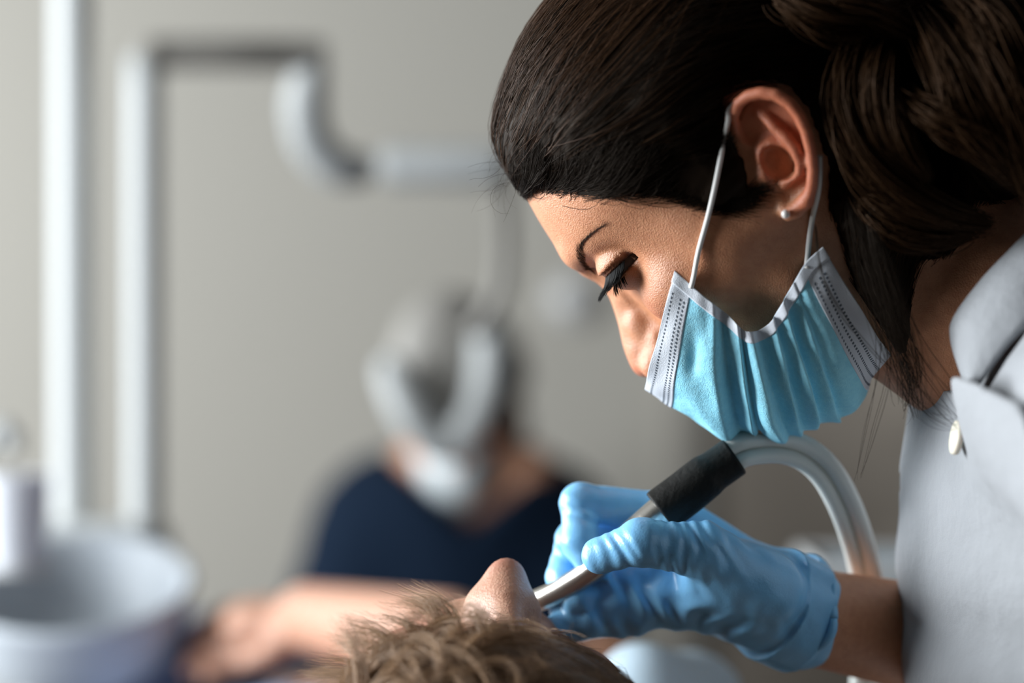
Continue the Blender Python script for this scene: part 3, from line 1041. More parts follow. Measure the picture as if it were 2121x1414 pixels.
def mask_surf(s, t, off=0.0, pleats=True):
    """s: nose edge 0 .. chin edge 1;  t: side hem 0 .. front midline 1."""
    h, m = curve_at(HEM, s), curve_at(MID, s)
    ph = t * math.pi / 2
    a, b = np.cos(ph) ** 0.9, np.sin(ph) ** 1.02
    p = h + (m - h) * b[..., None]
    p[..., 1] = h[..., 1] * a
    # outward direction in the sagittal plane for the folds
    c = np.array([62.0, 0.0, -55.0])
    n = p - c
    n[..., 1] *= 1.15
    n /= np.linalg.norm(n, axis=-1, keepdims=True)
    d = np.zeros_like(s)
    d += 6.5 * (np.where(s < .42, s / .42, (1 - s) / .58) - .35) * (1 - t) ** .6      # the panel is gathered out into a ridge
    if pleats:
        x = (s - 0.17) / 0.66
        win = np.clip(x / 0.10, 0, 1) * np.clip((1 - x) / 0.10, 0, 1)
        for c0, w0, amp, sk in ((0.24, 0.12, 5.0, 0.10), (0.37, 0.06, 3.4, 0.02), (0.52, 0.11, 5.0, 0.05), (0.66, 0.07, 3.6, -.05), (0.78, 0.085, 4.4, -.12), (0.91, 0.06, 3.0, -.10)):
            y = (x - c0 - sk * (t - .5)) / w0
            d += -2.0 * amp * np.where(y < 0, np.exp(-(y / 0.2) ** 2), np.exp(-(y / 1.0) ** 2)) * (0.55 + 0.45 * np.sin(t * 2.6)) * (1 - .55 * t ** 3)
        d *= win
        d += win * (1.0 * np.sin(s * 21 + 3.1 * t) * np.sin(t * 6.1 + s * 4) + 0.7 * np.sin(s * 47 - 7 * t) * np.sin(t * 9 + 1))
        d += 0.5 * np.sin(s * 34 + t * 4) * np.sin(t * 14 + s * 7)
        bump_ = np.exp(-(((s - 0.20) / 0.022) ** 2 + ((t - 0.34) / 0.10) ** 2))
        d -= 2.2 * bump_
    return p + n * (d + off)[..., None]


def mask_piece(name, s0, s1, t0, t1, ns, nt, m, parent, off=0.0, thick=0.5, mirror=True, edge=None):
    t_full = np.concatenate([np.linspace(t0, t1, nt)]) if not mirror else np.linspace(t0, t1, nt)
    S, T = np.meshgrid(np.linspace(s0, s1, ns), t_full, indexing='ij')
    P1 = mask_surf(S, T, off)
    if mirror:                                    # carry the same surface over the midline to the far cheek
        P2 = mask_surf(S, T, off)[:, ::-1][:, 1:] * np.array([1, -1, 1])
        P1 = np.concatenate([P1, P2], 1)
    n1, n2 = P1.shape[:2]
    q = P1.reshape(-1, 3)
    c = np.array([62.0, 0.0, -55.0])
    n = q - c
    n /= np.linalg.norm(n, axis=1, keepdims=True)
    qq = np.concatenate([q + n * thick, q])
    N = n1 * n2
    idx = np.arange(N).reshape(n1, n2)
    a = np.stack([idx[:-1, :-1], idx[1:, :-1], idx[1:, 1:], idx[:-1, 1:]], -1).reshape(-1, 4)
    fs = [a, a[:, ::-1] + N]
    loop = np.concatenate([idx[0, :-1], idx[:-1, -1], idx[-1, :0:-1], idx[:0:-1, 0]])
    nx = np.roll(loop, -1)
    fs.append(np.stack([loop, nx, nx + N, loop + N], -1))
    return obj(name, HEAD.to_world(qq), np.concatenate(fs), m, parent)


fmask = mask_piece('face_mask', 0.0, 1.0, 0.0, 1.0, 150, 60, M_MASK, dentist)
fmask['label'] = 'light blue pleated surgical mask with white edges'
mask_piece('nose_band', 0.0, 0.150, 0.0, 1.0, 30, 60, M_MASKW, fmask, 0.35, 0.5)
mask_piece('chin_band', 0.865, 1.0, 0.0, 1.0, 26, 60, M_MASKW, fmask, 0.35, 0.5)
mask_piece('side_hem', 0.0, 1.0, 0.0, 0.058, 150, 8, M_MASKW, fmask, 0.75, 0.6, mirror=False)
# pressed stitch dots along both bands
dots = []
for s0 in (0.045, 0.105, 0.128, 0.885, 0.915, 0.94):
    n = 44
    for i in range(n):
        t0 = 0.10 + 0.88 * i / n
        S = np.array([[s0 - .004, s0 - .004], [s0 + .004, s0 + .004]])
        T = np.array([[t0 - .0048, t0 + .0048]] * 2)
        q = mask_surf(S, T, 0.93).reshape(-1, 3)
        n_ = q.mean(0) - np.array([62.0, 0, -55])
        n_ /= np.linalg.norm(n_)
        dots.append((HEAD.to_world(np.concatenate([q + n_ * .06, q - n_ * .2])), [(0, 2, 3, 1), (4, 5, 7, 6), (0, 1, 5, 4), (2, 6, 7, 3), (0, 4, 6, 2), (1, 3, 7, 5)]))
st = obj('stitching', *join(dots), M_STITCH, fmask, smooth=False)
st['kind'] = 'stuff'


def skin_or_hair(p):
    return np.minimum(dentist_body(p), hair_sdf(p))


def loop_pts(pts):
    """Elastic lying 2 mm over whatever it crosses."""
    out = []
    for x, y, dep in pts:
        w = at(x, y, dep)
        out.append(w)
    return np.array(out)


def over(px, py, off=.0022):
    d = np.array([(px - 1060.5) / FOCAL_PX, 1.0, -(py - 707) / FOCAL_PX])
    ts = np.linspace(.95, 1.3, 700)
    val = skin_or_hair((CAM + ts[:, None] * d).astype(np.float32)) - off
    i = int(np.argmax(val < 0))
    return CAM + ts[i] * d


up = np.array([HEAD.to_world(loc_at(1431, 596, 60.5))] + [over(*q) for q in [(1437, 572), (1447, 520), (1466, 450), (1480, 390), (1492, 330), (1500, 290), (1508, 250)]] + [HEAD.to_world(q) for q in [(-10, 76, 33), (-22, 76, 32)]])
obj('ear_loop', *tube(catmull(up, 60), 0.0015, 10, flat=0.8), M_LOOP, fmask)
lowp = np.array([HEAD.to_world(loc_at(1671, 556, 63))] + [over(*q) for q in [(1673, 530), (1677, 490), (1683, 450)]] + [HEAD.to_world(q) for q in [(-14, 71, -20), (-24, 72, -10)]])
obj('ear_loop', *tube(catmull(lowp, 40), 0.0013, 10, flat=0.8), M_LOOP, fmask)
for pts_ in (up, lowp):
    q = HEAD.to_local(pts_.astype(np.float32)) * np.array([1, -1, 1])
    obj('ear_loop', *tube(catmull(HEAD.to_world(q), 40), 0.0015, 8), M_LOOP, fmask)

# ---- the dentist's white coat
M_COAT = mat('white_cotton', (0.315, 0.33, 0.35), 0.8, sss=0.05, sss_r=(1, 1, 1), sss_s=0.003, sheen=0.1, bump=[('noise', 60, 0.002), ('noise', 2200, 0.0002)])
M_BUTTON = mat('cream_button', (0.72, 0.69, 0.58), 0.25, sss=0.2, sss_s=0.003)
TORSO = np.array([(0.50, .335, .02, .145, .20), (0.75, .325, .01, .125, .175), (0.92, .322, .0, .12, .17), (1.02, .3125, -.005, .117, .168), (1.08, .307, -.005, .115, .165), (1.14, .298, .0, .104, .152),
                  (1.18, .283, .008, .086, .122), (1.21, .266, .015, .064, .088), (1.235, .262, .02, .05, .06), (1.27, .262, .02, .045, .05)])
TORSO[:, 1] += 0.0145
TF, TA = np.array([-.85, -.527, 0], np.float32), np.array([.527, -.85, 0], np.float32)


def torso_raw(p):
    z = np.clip(p[:, 2], TORSO[0, 0], TORSO[-1, 0])
    cx, cy, D, W = (np.interp(z, TORSO[:, 0], TORSO[:, i]) for i in (1, 2, 3, 4))
    q = p[:, :2] - np.stack([cx, cy], 1)
    pf, pl = q @ TF[:2], q @ TA[:2]
    k = np.sqrt((pf / D) ** 2 + (pl / W) ** 2) + 1e-6
    g = np.sqrt((pf / D ** 2) ** 2 + (pl / W ** 2) ** 2) + 1e-6
    d = k * (k - 1) / g
    d = np.maximum(d, np.maximum(TORSO[0, 0] - p[:, 2], p[:, 2] - TORSO[-1, 0]))
    d = smin(d, chain(p, [at(2290, 760, -.09), at(2480, 1000, -.16), at(2560, 1400, -.13)], [.062, .058, .05]), .05)
    d = smin(d, chain(p, [at(2330, 790, .13), at(2330, 1100, .20), at(2260, 1390, .18), at(2130, 1375, .150)], [.06, .055, .05, .047]), .04)
    return d.astype(np.float32)


pk_a, pk_b = ray_hit(torso_raw, 1990, 818), ray_hit(torso_raw, 2135, 1085)
pk_n = np.cross(pk_b - pk_a, [0, 1, 0])
pk_n = pk_n / np.linalg.norm(pk_n) * (1 if pk_n[0] > 0 else -1)
# neckline: outline in the coat's own side view (x, z), cut through the garment
NECKLINE = np.array([at(x, y, -.02)[[0, 2]] for x, y in [(1780, 690), (1895, 757), (1945, 786), (1992, 820), (2030, 740), (2080, 660), (2140, 590), (2230, 520), (2300, 300), (1780, 300)]])
g_neck = Grid2(NECKLINE.min(0) - .05, NECKLINE.max(0) + .05, 0.002, poly_in(NECKLINE))


def coat_sdf(p):
    d = torso_raw(p)
    side = (p - pk_a.astype(np.float32)) @ pk_n.astype(np.float32)
    d = d - np.clip(0.004 + .02 * (p[:, 2] - 1.10), .003, .006) * np.clip(.5 - side / 0.0035, 0, 1) * np.clip(1 + side / .05, 0, 1) * (p[:, 1] < 0.05)   # lapped front edge
    # hanging folds
    x, z = p[:, 0] + 0.35 * p[:, 1], p[:, 2]
    low = np.clip((1.17 - z) / .1, 0, 1)
    d = d + low * (0.0028 * np.sin(x * 150 + z * 36 + 1.0 + 1.2 * np.sin(z * 19)) * (0.5 + 0.5 * np.sin(x * 41 - z * 13 + 2)) + 0.0018 * np.sin((z - .55 * x) * 120 + 2 * np.sin(x * 30)) * (.5 + .5 * np.sin(z * 37)))
    # hem seam running down the front panel
    d = smax(d, g_neck(p[:, 0], p[:, 2]), 0.003)
    return d.astype(np.float32)


v, f = sdf_mesh(coat_sdf, (0.13, -0.30, 0.80), (0.62, 0.30, 1.27), 0.0027)
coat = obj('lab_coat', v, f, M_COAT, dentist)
coat['label'] = 'white buttoned cotton coat with a standing collar'
edge = catmull(ats([(2004, 806, -.062), (1985, 762, -.057), (1968, 700, -.053), (1975, 655, -.055), (2030, 580, -.058), (2085, 522, -.058), (2140, 468, -.052), (2240, 390, -.03)]), 40)
outer = catmull(ats([(2010, 818, -.068), (2035, 790, -.074), (2062, 752, -.080), (2090, 715, -.085), (2125, 680, -.088), (2170, 640, -.088), (2230, 590, -.084), (2320, 520, -.06)]), 40)
rows = []
for k_ in np.linspace(0, 1, 9):
    rows.append(edge * (1 - k_) + outer * k_ + np.array([-.25, -1, .3]) * 0.006 * math.sin(k_ * math.pi))
G = np.stack(rows)
th_ = np.array([0.1, 0.9, -0.1]) * 0.0022
A = np.concatenate([G.reshape(-1, 3), (G + th_).reshape(-1, 3)])
n1, n2 = G.shape[:2]
idx = np.arange(n1 * n2).reshape(n1, n2)
a = np.stack([idx[:-1, :-1], idx[:-1, 1:], idx[1:, 1:], idx[1:, :-1]], -1).reshape(-1, 4)
lp = np.concatenate([idx[0, :-1], idx[:-1, -1], idx[-1, :0:-1], idx[:0:-1, 0]])
nx = np.roll(lp, -1)
obj('collar', A, np.concatenate([a, a[:, ::-1] + n1 * n2, np.stack([nx, lp, lp + n1 * n2, nx + n1 * n2], -1)]), M_COAT, coat)
# button on the placket
bp_ = ray_hit(coat_sdf, 1992, 906)
bn = sdf_project(coat_sdf, bp_[None], 1, eps=.004)[1][0]
bz = bn / np.linalg.norm(bn)
bz = bz * 0.3 + np.array([-.95, -.10, .25])
bz /= np.linalg.norm(bz)
bx = np.cross(bz, [0, 0, 1.0])
bx /= np.linalg.norm(bx)
by = np.cross(bz, bx)
prof = [(1e-5, .0016), (.0035, .0014), (.0052, .0017), (.0066, .0030), (.0076, .0028), (.0080, .0014), (.0076, 0), (1e-5, 0)]
vv, ff = lathe(prof, 28, bp_ + bn * 0.001, np.stack([bx, by, bz], 1))
obj('button', vv, ff, M_BUTTON, coat)

# ---- the gloved right hand and the suction handpiece it holds
M_GLOVE = mat('blue_nitrile', (0.22, 0.54, 0.86), 0.32, sss=0.12, sss_r=(.4, .7, 1), sss_s=0.004, spec=0.6, bump=[('noise', 70, 0.0008), ('noise', 900, 0.0001)])
M_STEEL = mat('brushed_metal', (0.62, 0.60, 0.55), 0.28, metal=1.0, bump=[('noise', 500, 0.0001)])
M_RUBBER = mat('black_rubber', (0.007, 0.007, 0.006), 0.55, spec=0.2, bump=[('noise', 300, 0.0005)])
M_HOSE = mat('milky_hose', (0.66, 0.69, 0.66), 0.3, sss=0.3, sss_r=(1, 1, 1), sss_s=0.006)
H = lambda *q: at(*q).astype(np.float32)
# metacarpals, knuckles and finger joints
thumb = [H(1600, 1225, .022), H(1455, 1140, .004), H(1330, 1122, -.006), H(1243, 1150, .000)]
index = [H(1575, 1195, .058), H(1385, 1064, .056), H(1203, 1042, .050), H(1201, 1120, .040), H(1228, 1175, .036)]
middle = [H(1570, 1220, .066), H(1385, 1095, .070), H(1192, 1118, .064), H(1168, 1195, .052), H(1200, 1240, .042)]
ring = [H(1585, 1260, .066), H(1385, 1185, .072), H(1205, 1215, .066), H(1172, 1262, .052), H(1222, 1288, .042)]
little = [H(1590, 1290, .058), H(1400, 1245, .066), H(1262, 1272, .062), H(1196, 1298, .052), H(1152, 1298, .044)]
R_ = {'thumb': [.015, .0138, .0102, .0087], 'index': [.013, .0104, .0095, .0090, .0076], 'middle': [.013, .0105, .0092, .0088, .0078],
      'ring': [.013, .0100, .0085, .0078, .0066], 'little': [.013, .0095, .0078, .0072, .0062]}
wr_a, wr_b = H(1565, 1235, .040), H(1670, 1275, .055)


def glove_sdf(p):
    d = None
    palm = None
    for fch, nm in ((index, 'index'), (middle, 'middle'), (ring, 'ring'), (little, 'little')):
        m_ = cone(p, fch[0], fch[1], R_[nm][0] + .001, R_[nm][1] + .0015)
        palm = m_ if palm is None else smin(palm, m_, .010)
    fing = None
    for fch, nm in ((index, 'index'), (middle, 'middle'), (ring, 'ring'), (little, 'little')):
        m_ = chain(p, fch[1:], R_[nm][1:], .002)
        m_ = smin(m_, np.sqrt(((p - fch[2]) ** 2).sum(1)) - R_[nm][2] * 1.06, .003)      # knuckle
        fing = m_ if fing is None else smin(fing, m_, .0015)
    # web of glove film stretched across the palm side of the curled fingers
    web = smin(cone(p, H(1440, 1218, .042), H(1285, 1232, .050), .0205, .0165), cone(p, H(1300, 1262, .050), H(1190, 1285, .048), .0125, .0085), .01)
    palm = smin(palm, web, .012)
    palm = smin(palm, cone(p, wr_a, H(1450, 1200, .045), .0225, .018), .012)
    d = smin(palm, fing, .006)
    th = chain(p, thumb, R_['thumb'], .003)
    th = smin(th, np.sqrt(((p - thumb[2]) ** 2).sum(1)) - .0112, .003)
    th = smin(th, ell(p, H(1525, 1205, .022), (.026, .014, .017)), .012)                      # ball of the thumb
    d = smin(d, th, .007)
    d = smin(d, chain(p, [H(1580, 1240, .044), H(1625, 1260, .051), H(1655, 1273, .055)], [.0228, .0242, .0265]), .010)     # wrist
    # cuff flare and rolled end
    ax = (wr_b - wr_a) / np.linalg.norm(wr_b - wr_a)
    s = (p - wr_a) @ ax
    rad = np.sqrt(np.maximum((((p - wr_a) - s[:, None] * ax) ** 2).sum(1), 1e-12))
    cuff = np.maximum(np.abs(rad - (.0262 + .0009 * np.sin(np.arctan2(p[:, 2] - wr_a[2], p[:, 1] - wr_a[1]) * 4 + 1))) - .0020, np.abs(s - .0195) - .0085)
    d = smin(d, cuff, .005)
    x, y, z = p[:, 0], p[:, 1], p[:, 2]
    # wrinkles of the film
    def ripples(c, dirn, lam, amp, r):
        c, dirn = np.asarray(c, np.float32), np.asarray(dirn, np.float32)
        q = p - c
        t = q @ (dirn / np.linalg.norm(dirn))
        w = np.exp(-((q / np.asarray(r, np.float32)) ** 2).sum(1))
        return amp * w * np.sin(t * 6.283 / lam + 1.2 * np.sin(z * 260 + x * 150)) 
    d = d + ripples(H(1278, 1142, -.006), (1, 0, .5), .0062, .0006, (.010, .014, .009))
    d = d + ripples(H(1405, 1130, .0), (1, 0, .15), .006, .0006, (.014, .02, .014))
    d = d + ripples(H(1470, 1130, .004), (.9, 0, .45), .008, .0006, (.014, .02, .016))
    d = d + ripples(H(1215, 1085, .044), (.3, 0, 1), .007, .0004, (.012, .02, .014))
    d = d + ripples(H(1190, 1150, .05), (.5, 0, 1), .007, .0004, (.014, .02, .012))
    d = d + ripples(H(1330, 1235, .045), (1, 0, .22), .0120, .0015, (.030, .03, .018))
    d = d + ripples(H(1500, 1275, .040), (.85, 0, -.5), .013, .0011, (.030, .03, .016))
    d = d + .0007 * wob(p, 38, 12)
    return d


v, f = sdf_mesh(glove_sdf, (0.0, -0.03, 1.03), (0.19, 0.115, 1.15), 0.0009)
glove = obj('glove', v, f, M_GLOVE, dentist)
glove['label'] = 'blue nitrile glove on the right hand gripping the handpiece'
ax = (wr_b - wr_a) / np.linalg.norm(wr_b - wr_a)
ring_c = wr_a + ax * 0.0275
e1 = np.cross(ax, [0, 0, 1.0]); e1 /= np.linalg.norm(e1)
e2 = np.cross(ax, e1)
tt = np.linspace(0, 2 * math.pi, 72, endpoint=False)
rr_ = .0272 + .0014 * np.sin(tt * 3 + 1) + .0008 * np.sin(tt * 7)
cp = ring_c + rr_[:, None] * (np.cos(tt)[:, None] * e1 + np.sin(tt)[:, None] * e2) + (0.0012 * np.sin(tt * 4))[:, None] * ax
cp = np.concatenate([cp, cp[:1]])
obj('cuff_roll', *tube(cp, .0019 + .0005 * np.sin(np.linspace(0, 40, 73)), 10), M_GLOVE, glove)

hp = empty('suction_handpiece', tuple(at(1300, 1110, .025)), 'metal suction tube with black rubber sleeve and milky hoses held in the blue glove', 'dental tool')
axis = catmull(ats([(1082, 1256, .054), (1115, 1243, .049), (1165, 1220, .042), (1225, 1181, .033), (1280, 1133, .026), (1330, 1092, .023), (1392, 1044, .022)]), 48)
vv, ff = tube(axis, np.interp(np.linspace(0, 1, 48), [0, .5, .8, 1], [.0056, .0060, .0074, .0086]), 24)
obj('suction_tube', vv, ff, M_STEEL, hp)
sl = ats([(1368, 1060, .023), (1378, 1052, .023), (1420, 1020, .023), (1460, 988, .023), (1500, 960, .024), (1523, 944, .024)])
obj('rubber_sleeve', *tube(catmull(sl, 40), np.interp(np.linspace(0, 1, 40), [0, .06, .12, .5, .62, .68, .97, 1], [.0094, .0108, .0112, .0110, .0108, .0100, .0098, .0084]), 28), M_RUBBER, hp)
hose = catmull(ats([(1500, 958, .024), (1535, 934, .025), (1580, 925, .030), (1630, 927, .036), (1675, 946, .043), (1715, 985, .050), (1748, 1045, .064), (1772, 1110, .080), (1788, 1170, .096), (1796, 1215, .108), (1800, 1300, .13), (1790, 1450, .16)]), 110)
tg = np.gradient(hose, axis=0)
tg /= np.linalg.norm(tg, axis=1)[:, None]
nn = np.cross(tg, [0, 1.0, 0])
nn /= np.linalg.norm(nn, axis=1)[:, None]
for s_, r_h in ((1, .0046), (-1, .0040)):
    obj('hose', *tube(hose + nn * s_ * .0042, r_h, 16), M_HOSE, hp)

# ------------------------------------------------------------------ the patient, lying back with the crown of the head towards us
SKIN_P = mat('patient_skin', (0.6, 0.36, 0.26), 0.45, sss=0.12, sss_s=0.006, vcol=True, mott=(300, (0.86, 0.78, 0.76)), bump=[('noise', 1000, 0.0002), ('voronoi', 700, 0.00015)])
HAIR_P = mat('light_brown_hair', (0.36, 0.22, 0.12), 0.45, spec=0.5)
HAIR_PD = mat('mid_brown_hair', (0.15, 0.088, 0.048), 0.5, spec=0.4)
M_SHIRT = mat('pale_blue_cotton', (0.22, 0.27, 0.40), 0.85, bump=[('noise', 90, 0.001)])
M_JEANS = mat('navy_denim', (0.025, 0.06, 0.14), 0.85, bump=[('noise', 900, 0.0004)])
M_BIB = mat('bib_paper', (0.36, 0.46, 0.53), 0.8, bump=[('noise', 300, 0.0006)])
p_f = np.array([.15, -.15, .97])
p_f /= np.linalg.norm(p_f)
p_u = np.array([.10, -.97, -.15])
p_u = p_u - p_f * (p_u @ p_f)
p_u /= np.linalg.norm(p_u)
PH = Pose(at(1052, 1160, .02) - (115 * p_f - 27 * p_u) * .00107, p_f, p_u, 1.07)
patient = empty('person', (-0.1, 0.55, 0.0), 'patient lying back with light brown hair and nose pointing up', 'person')
nk = PH.to_world((-10, 0, -70))
sh = np.array([-0.015, 0.27, 0.905])
pelvis = np.array([-0.17, 0.86, 0.84])
p_elbow = at(930, 1330, .56)
p_wrist = at(640, 1278, .74)
fist = at(560, 1290, .775)


def patient_body(p):
    q = PH.to_local(p)
    d = np.full(len(p), 1.0, np.float32)
    m = (np.abs(q - np.array([0, 0, 10], np.float32)) < np.array([150, 130, 160], np.float32)).all(1)
    if m.any():
        d[m] = head_sdf(q[m], lids=False, blunt_nose=True) * 0.00107
    d = smin(d, cone(p, nk, sh, .052, .06), .02)
    d = smin(d, chain(p, [sh, (sh + pelvis) / 2, pelvis], [.07, .08, .09]), .03)
    d = smin(d, chain(p, [sh, (.13, .33, .88), tuple(p_elbow), tuple(p_wrist)], [.05, .045, .035, .026]), .02)
    d = smin(d, ell(p, fist, (.040, .034, .020)), .015)
    # four curled fingers and the thumb resting on the hip
    for i, (a, b, c) in enumerate([((560, 1262, .80), (470, 1272, .815), (425, 1300, .80)), ((555, 1290, .785), (455, 1305, .80), (405, 1345, .79)), ((560, 1315, .77), (455, 1340, .785), (392, 1382, .78)), ((565, 1335, .76), (480, 1370, .775), (430, 1398, .77))]):
        d = smin(d, chain(p, [at(*a), at(*b), at(*c)], [.0105, .0095, .0075]), .004)
    d = smin(d, chain(p, [at(620, 1300, .735), at(560, 1345, .735), at(510, 1368, .745)], [.012, .0105, .008]), .006)
    return d


v, f = sdf_mesh(patient_body, (-0.32, -0.14, 0.74), (0.2, 0.98, 1.13), 0.0029, B=8)
obj('body', v, f, SKIN_P, patient, colors=skin_colors(v, PH, (0.50, 0.28, 0.19)))


def shirt_sdf(p):
    t = np.clip((p[:, 1] - .2) / .66, 0, 1)
    c = sh + (pelvis - sh) * t[:, None]
    q = p - c
    W = .185 - .03 * t
    Dp = .076 + .010 * np.sin(t * 3.1)
    k = np.sqrt((q[:, 0] / W) ** 2 + (q[:, 2] / Dp) ** 2) + 1e-5
    d = (k - 1) * Dp
    d = smax(d, np.maximum(.2 - p[:, 1], p[:, 1] - .9), .05)
    for s_ in (-1, 1):
        d = smin(d, chain(p, [(sh[0] + s_ * .15, .30, .90), (sh[0] + s_ * .2 - .03, .46, .87), (sh[0] + s_ * .19 - .05, .54, .875)], [.062, .055, .05]), .03)
    d = smin(d, cone(p, at(1345, 1462, .27), at(1400, 1500, .30), .031, .04), .03)     # near shoulder
    d = smin(d, chain(p, [at(420, 1345, .86), at(340, 1400, .86), at(250, 1500, .85)], [.024, .026, .03]), .02)
    d = smax(d, -(patient_body(p) - .006), .004)
    return (d + .0035 * wob(p, 9, 3)).astype(np.float32)


v, f = sdf_mesh(shirt_sdf, (-0.42, 0.14, 0.70), (0.26, 0.96, 1.06), 0.005)
obj('shirt', v, f, M_SHIRT, patient)


def jeans_sdf(p):
    d = chain(p, [pelvis + np.array([0, -.04, -.01]), pelvis + np.array([0, .06, 0])], [.10, .10])
    for s_ in (-1, 1):
        d = smin(d, chain(p, [pelvis + np.array([s_ * .09, .02, .0]), pelvis + np.array([s_ * .085 - .05, .38, .03]), pelvis + np.array([s_ * .085 - .06, .52, -.36])], [.080, .062, .048]), .03)
    return (d + .003 * wob(p, 8, 5)).astype(np.float32)


v, f = sdf_mesh(jeans_sdf, (-0.45, 0.68, 0.40), (0.06, 1.50, 1.0), 0.007)
obj('trousers', v, f, M_JEANS, patient)

# paper bib over the chest and near shoulder
gx, gy = np.meshgrid(np.linspace(.0, .135, 40), np.linspace(.17, .5, 50), indexing='ij')
pts = np.stack([gx, gy, np.full_like(gx, 1.04)], -1).reshape(-1, 3).astype(np.float32)
both = lambda p: np.minimum(shirt_sdf(p), patient_body(p))
for _ in range(60):
    d = both(pts) - .004
    pts[:, 2] -= np.clip(d, -.01, .01) * 0.8
pz = pts[:, 2].reshape(40, 50)
for _ in range(12):
    pz[1:-1, 1:-1] = np.maximum(pz[1:-1, 1:-1], 0.25 * (pz[2:, 1:-1] + pz[:-2, 1:-1] + pz[1:-1, 2:] + pz[1:-1, :-2]))
pts[:, 2] = pz.ravel() + .002 + .0016 * np.sin(pts[:, 0] * 90 + pts[:, 1] * 30)
idx = np.arange(2000).reshape(40, 50)
a = np.stack([idx[:-1, :-1], idx[1:, :-1], idx[1:, 1:], idx[:-1, 1:]], -1).reshape(-1, 4)
lp = np.concatenate([idx[:-1, 0], idx[-1, :-1], idx[:0:-1, -1], idx[0, :0:-1]])
nx = np.roll(lp, -1)
obj('bib', np.concatenate([pts, pts - np.array([0, 0, .0012])]), np.concatenate([a, a[:, ::-1] + 2000, np.stack([nx, lp, lp + 2000, nx + 2000], -1)]), M_BIB, patient)


# short hair with a fringe reaching down the forehead
P_OUT = [(97, 18), (99.5, 26), (102.5, 42), (104, 66), (101, 92), (84, 110), (66, 120), (40, 128), (8, 132), (-32, 127), (-72, 104), (-95, 70), (-103, 30), (-98, -10), (-80, -45), (-40, -60), (20, -50), (70, 0), (98, 36)]
P_REG = [(116, 19), (96, 20), (84, 26), (70, 32), (58, 34), (42, 32), (34, 16), (24, 2), (8, 2), (-4, 20), (-16, 36), (-30, 25), (-30, -10), (-40, -50), (-90, -60), (-130, -20), (-125, 60), (-90, 130), (0, 150), (80, 140), (120, 90)]
g_pout = Grid2(G_LO, G_HI, 0.75, poly_in(smooth_poly(P_OUT)))
g_preg = Grid2(G_LO, G_HI, 0.75, poly_in(smooth_poly(P_REG)))


def p_hair(p):
    return cap_local(PH.to_local(p), g_pout, g_preg, 4.0) * 0.00107


def p_hair_fine(p):
    return p_hair(p) + .0015 * wob(p, 45, 8)


v, f = sdf_mesh(p_hair_fine, (-0.16, -0.16, 0.83), (0.16, 0.08, 1.12), 0.0024)
ph = obj('hair', v, f, HAIR_PD, patient)
ph['label'] = 'tousled light brown hair'
r_ = np.random.default_rng(21)
ql = PH.to_local(v)
sel = np.where((ql[:, 0] > -10) & (v[:, 2] > .96))[0]
for part, (n, seed, spread, ln, rise, m_, r0) in enumerate([(1700, 1, .35, .045, .0015, HAIR_P, .00016), (900, 2, .5, .038, .004, HAIR_PD, .00016), (1000, 3, .9, .05, .014, HAIR_P, .00011)]):
    r = np.random.default_rng(seed + 60)
    ids = r.choice(sel, n)
    if part == 2:
        ids = ids[ql[ids, 1] > -5]           # the tousled side
    p = v[ids].astype(np.float32)
    n = len(p)
    # combed from a parting on the left towards the right
    pq = PH.to_local(p)
    main = np.where(pq[:, 1:2] > 18, np.array([[-.75, -.35, .25]]), np.array([[.92, -.10, -.2]])).astype(np.float32)
    side = r.normal(0, spread, (n, 3)).astype(np.float32)
    cur = []
    for k_ in range(9):
        off = (np.float32(rise) * r.uniform(.2, 1, n).astype(np.float32) * (k_ / 8) ** 1.3) if k_ == 0 else off0 * (k_ / 8) ** 1.3
        if k_ == 0:
            off0 = np.float32(rise) * r.uniform(.1, 1, n).astype(np.float32)
        p, nn_ = sdf_project(p_hair, p, 2, off=off + .0004)
        cur.append(p.copy())
        t = main + side * (1 + .2 * k_)
        t = t - nn_ * (t * nn_).sum(1, keepdims=True)
        t /= np.linalg.norm(t, axis=1, keepdims=True) + 1e-9
        p = p + t * (ln / 8)
    vv, ff = strands(np.stack(cur, 1), r0, r0 * .5)
    obj('hair_strands', vv, ff, m_, patient)
# thick tousled locks, fanning out over the crown
tl = []
lroots = v[r_.choice(sel[(ql[sel, 1] > 12)], 90)].astype(np.float32)
lroots = np.concatenate([lroots, v[r_.choice(sel[(ql[sel, 1] > 20) & (ql[sel, 0] > 40)], 50)].astype(np.float32)])
p = lroots.copy()
nl = len(p)
hd = r_.uniform(0, 6.28, nl)
cv = r_.normal(0, .16, nl)
up0 = r_.uniform(.003, .010, nl).astype(np.float32)
gd = []
for k_ in range(12):
    p, nn_ = sdf_project(p_hair, p, 2, off=up0 * np.float32(math.sin(k_ / 11 * 2.4)) + .0005)
    gd.append(p.copy())
    e1_ = np.cross(nn_, np.array([0, 1.0, 0]))
    e1_ /= np.linalg.norm(e1_, axis=1, keepdims=True) + 1e-9
    e2_ = np.cross(nn_, e1_)
    hd += cv
    p = (p + (np.cos(hd)[:, None] * e1_ + np.sin(hd)[:, None] * e2_) * .0042).astype(np.float32)
gd = np.stack(gd, 1)
t = np.linspace(0, 1, 12)[None, :, None]
for i in range(nl):
    nf = 22
    o = r_.normal(0, .0017, (nf, 3))
    tip = r_.normal(0, .0022, (nf, 3))
    tl.append(gd[i][None] + o[:, None] * np.sin(.4 + 2.5 * t) + tip[:, None] * t ** 2)
vv, ff = strands(np.concatenate(tl), .00015, .00006)
obj('hair_locks', vv, ff, HAIR_P, patient)
tl = []
